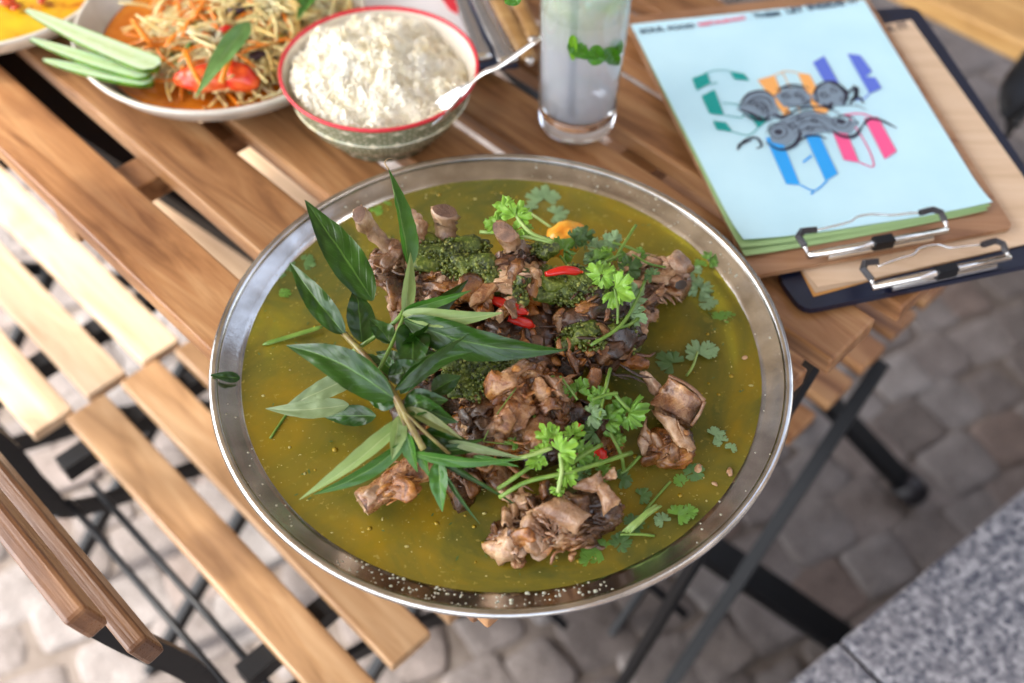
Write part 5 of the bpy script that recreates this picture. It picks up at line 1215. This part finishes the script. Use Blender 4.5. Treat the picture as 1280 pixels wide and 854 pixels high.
def clipboards():
    # lower, navy board
    root = empty('navy_clipboard', 'navy clipboard with kraft paper sheets lying under the walnut one', 'clipboard')
    navy = mat('navy leatherette', (.004, .007, .024), .35); k = N(navy); v = k.coord('Object'); k.bump(k.noise(v, 900, 2), .4, .0006)
    quad_slab('board', [(1062, 14), (1146, 8), (1282, 208), (1330, 322), (1004, 389), (972, 345)], .7475, .005, navy, root, round_=.012)
    kraft = wood('kraft paper', (.46, .32, .2), (.55, .4, .27), (.6, .46, .33), .7); kd = mat('orange kraft edge', (.5, .24, .06), .7)
    for i, (dz, sh, m_) in enumerate(((0, 0, kd), (.0007, -2, kraft), (.0014, -5, kraft))):
        P = [(1080, 34), (1139, 25), (1283, 226), (1340, 292), (1085 , 352 + sh * .6), (1017 - sh, 371 + sh * 2.4), (998 - sh * .4, 333)]
        quad_slab('kraft_sheet', P, .7482 + dz, .0003, m_, root)
    text('K IT', .01, at(1112, 40, .7502), at(1138, 34, .7502), mat('faded ink', (.12, .09, .08), .7), root)
    clip(root, (1090, 359), (1262, 322), .7565, ((1090, 350), (1077, 331), (1097, 327)), ((1258, 316), (1250, 301), (1228, 306)), [(1097, 333), (1125, 323), (1142, 318), (1150, 310), (1172, 306), (1188, 310), (1206, 308), (1228, 306)])
    # upper, walnut board
    root = empty('walnut_clipboard', 'walnut clipboard holding pale blue printed menu sheets, clip towards the camera', 'clipboard')
    quad_slab('board', [(780, 22), (1077, -14), (1267, 284), (942, 345)], .7548, .0042, M['board'], root, round_=.006)
    blue = mat('pale blue paper', (.50, .76, .86), .6); k = N(blue); v = k.coord('Object'); k.l(k.ramp(k.noise(v, 12, 3), [(.35, (.47, .73, .83)), (.65, (.53, .79, .88))]), k.b.inputs['Base Color'])
    grn = mat('green paper', (.3, .46, .2), .6)
    # sheets curl up a little past the clip
    def sheet(name, pts, z, m, curl, seed):
        A, B, C_, D_ = [at(x, y, z) for x, y in pts]; vs = []; n = 26; fs = []
        for i in range(n + 1):
            for j in range(n + 1):
                a = i / n; t = j / n; p = A * (1 - a) * (1 - t) + B * a * (1 - t) + C_ * a * t + D_ * (1 - a) * t
                e = max(0, (t - .86) / .14); h = curl * e * e * ((abs(a - .52) / .5) ** 2.5) + .0004 * noise.noise(V((a * 3, t * 3, seed))); vs.append(p + V((0, 0, h + .0003)))
        for i in range(n):
            for j in range(n): fs.append((i * (n + 1) + j, i * (n + 1) + j + 1, (i + 1) * (n + 1) + j + 1, (i + 1) * (n + 1) + j))
        b = MB(); b.add(vs, fs); return b.build(name, m, root)
    sheet('under_sheet', [(789, 32), (1080, 0), (1233, 266), (930, 324)], .7552, grn, .003, 1)
    sheet('under_sheet', [(789, 32), (1080, 0), (1236, 262), (925, 315)], .7558, grn, .004, 2)
    sheet('menu_sheet', [(788, 31), (1080, 0), (1238, 258), (928, 306)], .7564, blue, .005, 3)
    zp = .7576
    cols = {'teal_letter': ((.0, .30, .27), [[(865, 98), (884, 91), (888, 104), (871, 113)], [(877, 120), (893, 112), (905, 144), (887, 142)], [(891, 151), (907, 153), (916, 165), (896, 162)], [(912, 89), (930, 92), (937, 101), (918, 99)], [(935, 142), (952, 132), (960, 150), (948, 160)]]),
            'orange_letter': ((.88, .42, .12), [[(947, 100), (968, 94), (988, 142), (982, 146)], [(997, 91), (1012, 93), (1036, 140), (1020, 143)]]),
            'indigo_letter': ((.10, .16, .62), [[(1016, 78), (1030, 70), (1056, 118), (1040, 118)], [(1059, 67), (1075, 69), (1090, 89), (1082, 96), (1094, 97), (1102, 110), (1087, 117)]]),
            'blue_letter': ((.02, .34, .82), [[(957, 172), (976, 172), (1000, 231), (983, 230)], [(1006, 168), (1024, 168), (1047, 217), (1032, 226)], [(1003, 202), (1014, 193), (1015, 196), (1004, 204)]]),
            'pink_letter': ((.85, .10, .28), [[(1035, 150), (1052, 150), (1074, 203), (1055, 200)], [(1080, 148), (1097, 146), (1121, 189), (1106, 199)]])}
    for nm, (c, polys) in cols.items():
        b = MB()
        for p in polys: print_poly(b, p, zp)
        if nm == 'teal_letter':
            for l in ([(880, 92), (895, 88), (912, 88)], [(902, 129), (918, 130), (926, 134)], [(905, 144), (925, 147), (930, 144)], [(916, 165), (935, 169), (948, 160)], [(888, 105), (895, 103), (897, 104)]): ink(b, l, .0005, zp, 10, False)
        if nm == 'orange_letter': ink(b, [(968, 94), (982, 89), (997, 91)], .0005, zp, 10, False); ink(b, [(978, 90), (990, 115), (1000, 140)], .0004, zp, 10, False)
        if nm == 'indigo_letter': ink(b, [(1087, 117), (1078, 124), (1068, 124)], .0006, zp, 10, False)
        if nm == 'blue_letter': ink(b, [(1000, 231), (1018, 238), (1034, 226)], .0007, zp, 10, False); ink(b, [(1018, 238), (1014, 243), (1016, 240)], .0007, zp, 8, False)
        if nm == 'pink_letter': ink(b, [(1074, 203), (1092, 208), (1085, 185), (1070, 160), (1058, 142)], .0006, zp, 16, False); ink(b, [(1054, 144), (1075, 142), (1095, 148)], .0009, zp, 10, False)
        b.build(nm, mat(nm.replace('_', ' '), c, .6), root, smooth=False)
    b = MB(); zq = zp + .00015
    for p in ([(924, 136), (936, 118), (955, 113), (968, 122), (975, 146), (958, 148)], [(968, 120), (982, 111), (1004, 110), (1014, 120), (1012, 132), (980, 134)], [(1014, 120), (1026, 104), (1044, 102), (1060, 114), (1054, 132), (1024, 132)], [(962, 160), (984, 146), (1012, 138), (1044, 148), (1074, 152), (1062, 168), (1038, 164), (1000, 170), (984, 182), (964, 178)]):
        print_poly(b, p, zq)
    b.build('mask_shading', mat('thin grey blue ink', (.20, .27, .34), .6), root, smooth=False)
    b = MB(); z2 = zp + .0003; iw = .0011
    for l, w in (([(922, 188), (930, 176), (945, 172), (952, 182), (945, 186)], 1.6), ([(922, 187), (926, 180), (940, 175)], 1.8), ([(1038, 162), (1052, 170), (1068, 170), (1078, 158)], 2.6), ([(1078, 158), (1086, 149), (1100, 150), (1121, 160)], 2.2),
                 ([(958, 178), (975, 187), (992, 182), (1000, 170), (998, 160)], 2.4), ([(924, 134), (935, 118), (955, 114), (968, 122)], 2.0), ([(922, 136), (938, 142), (955, 150), (962, 143)], 2.6), ([(930, 132), (945, 122), (960, 124), (966, 136)], 1.2),
                 ([(935, 130), (948, 126), (958, 132), (960, 142)], 1.0), ([(965, 142), (974, 146), (984, 144)], 2.6), ([(1016, 118), (1024, 106), (1040, 102), (1054, 110), (1062, 118)], 1.8), ([(1014, 122), (1022, 128), (1020, 112), (1032, 108)], 1.2),
                 ([(1038, 104), (1050, 108), (1058, 120), (1054, 132)], 2.6), ([(1060, 116), (1068, 110), (1070, 120), (1062, 130)], 2.6), ([(1028, 130), (1036, 134), (1040, 128)], 3.6), ([(1050, 132), (1070, 132), (1084, 138)], .7),
                 ([(968, 120), (980, 110), (1000, 110), (1012, 118)], .9), ([(978, 126), (990, 132), (1005, 131), (1016, 124)], .9), ([(988, 150), (1005, 140), (1025, 140), (1040, 150)], 1.0), ([(984, 158), (1005, 146), (1025, 146), (1042, 156)], .8),
                 ([(990, 162), (1008, 152), (1024, 152), (1036, 162)], .8), ([(992, 168), (1010, 160), (1030, 160), (1038, 168)], .8), ([(958, 166), (964, 156), (980, 154), (992, 164)], .9), ([(1044, 158), (1050, 146), (1064, 146), (1074, 156)], .9)):
        ink(b, l, .00075 * w, z2, 18)
    def ring(cx, cy, rx, ry, w, sp=0):
        ink(b, [(cx + rx * (1 - sp * i / 10) * math.cos(i * .63), cy + ry * (1 - sp * i / 10) * math.sin(i * .63)) for i in range(11)], w, z2, 30, False)
    for cx, cy in ((982, 119), (998, 118), (1030, 118), (950, 132)): ring(cx, cy, 7, 5, .0005, .75); ring(cx, cy, 3, 2.2, .0004)
    for cx, cy in ((940, 128), (956, 138), (1042, 112), (1054, 124), (1000, 148), (1018, 150), (1012, 160), (990, 156), (1006, 125), (986, 140)): ring(cx, cy, 5, 4, .0006, .7)
    for l in ([(928, 142), (945, 150), (965, 150)], [(975, 150), (1000, 136), (1030, 134), (1050, 142)], [(970, 112), (990, 106), (1012, 110)], [(1000, 176), (1010, 170), (1024, 170), (1034, 174)], [(1062, 124), (1074, 122), (1080, 130)], [(1066, 106), (1072, 112), (1068, 124)]): ink(b, l, .0012, z2, 14)
    for cx, cy in ((973, 165), (1052, 152)): ring(cx, cy, 11, 8, .0005); ring(cx, cy, 3, 2, .0014)
    b.build('mask_drawing', mat('black ink', (.02, .018, .04), .6), root, smooth=False)
    ik = mat('dark blue ink', (.05, .09, .14), .6); rk = mat('red ink', (.8, .12, .22), .6)
    for tx, a, c, m_ in (('SOUL', (801, 42), (832, 38), ik), ('FOOD', (836, 38), (869, 34), ik), ('RESTAURANT', (874, 33), (934, 24), rk), ('THEM', (943, 23), (976, 19), ik), ('LET', (984, 17), (1006, 14), ik), ('INSIDE', (1011, 13), (1057, 6), ik), ('IT', (1063, 5), (1074, 3), ik)):
        text(tx, .01, at(*a, zp), at(*c, zp), m_, root)
    clip(root, (1010, 320), (1184, 288), .7628, ((1006, 308), (998, 291), (1020, 287)), ((1181, 276), (1172, 262), (1150, 266)), [(1020, 288), (1045, 282), (1063, 277), (1072, 271), (1090, 268), (1115, 269), (1135, 267), (1150, 266)])
clipboards()

# ------------------------------------------------------------------ house across the lane (beyond the frame; the tray rim mirrors it)
def house():
    root = empty('house_facade', 'dim brown plastered house front across the lane beyond the table', 'house')
    pl = mat('brown plaster', (.13, .1, .08), .9); wd = mat('dark window glass', (.03, .035, .04), .1); fr = mat('window frame paint', (.4, .36, .3), .5)
    box_obj('wall', (16, .4, 7), (0, 6.4, 3.5), pl, root, 0, 0)
    for x in (-6, -3.6, -1.2, 1.2, 3.6, 6):
        for z in (1.6, 4.7):
            f = box_obj('window', (1.1, .06, 1.6), (x, 6.18, z), fr, root, 0, .01); p_ = box_obj('pane', (.94, .02, 1.44), (0, -.03, 0), wd, f, 0, 0)
house()
def side_house():  # unseen wall added to cut the light from the right
    root = empty('unseen_shade_house', 'dim brown house wall rising beyond the granite ledge on the right', 'house')
    pl = mat('umber plaster', (.12, .09, .075), .9); wd = bpy.data.materials['dark window glass']; fr = bpy.data.materials['window frame paint']
    box_obj('wall', (.4, 7, 6), (2.4, -2.3, 3), pl, root, 0, 0)
    for y in (-4.5, -2.3, -.1):
        for z in (1.6, 4.4):
            f = box_obj('window', (.06, 1.1, 1.6), (2.18, y, z), fr, root, 0, .01); box_obj('pane', (.02, .94, 1.44), (-.03, 0, 0), wd, f, 0, 0)
side_house()
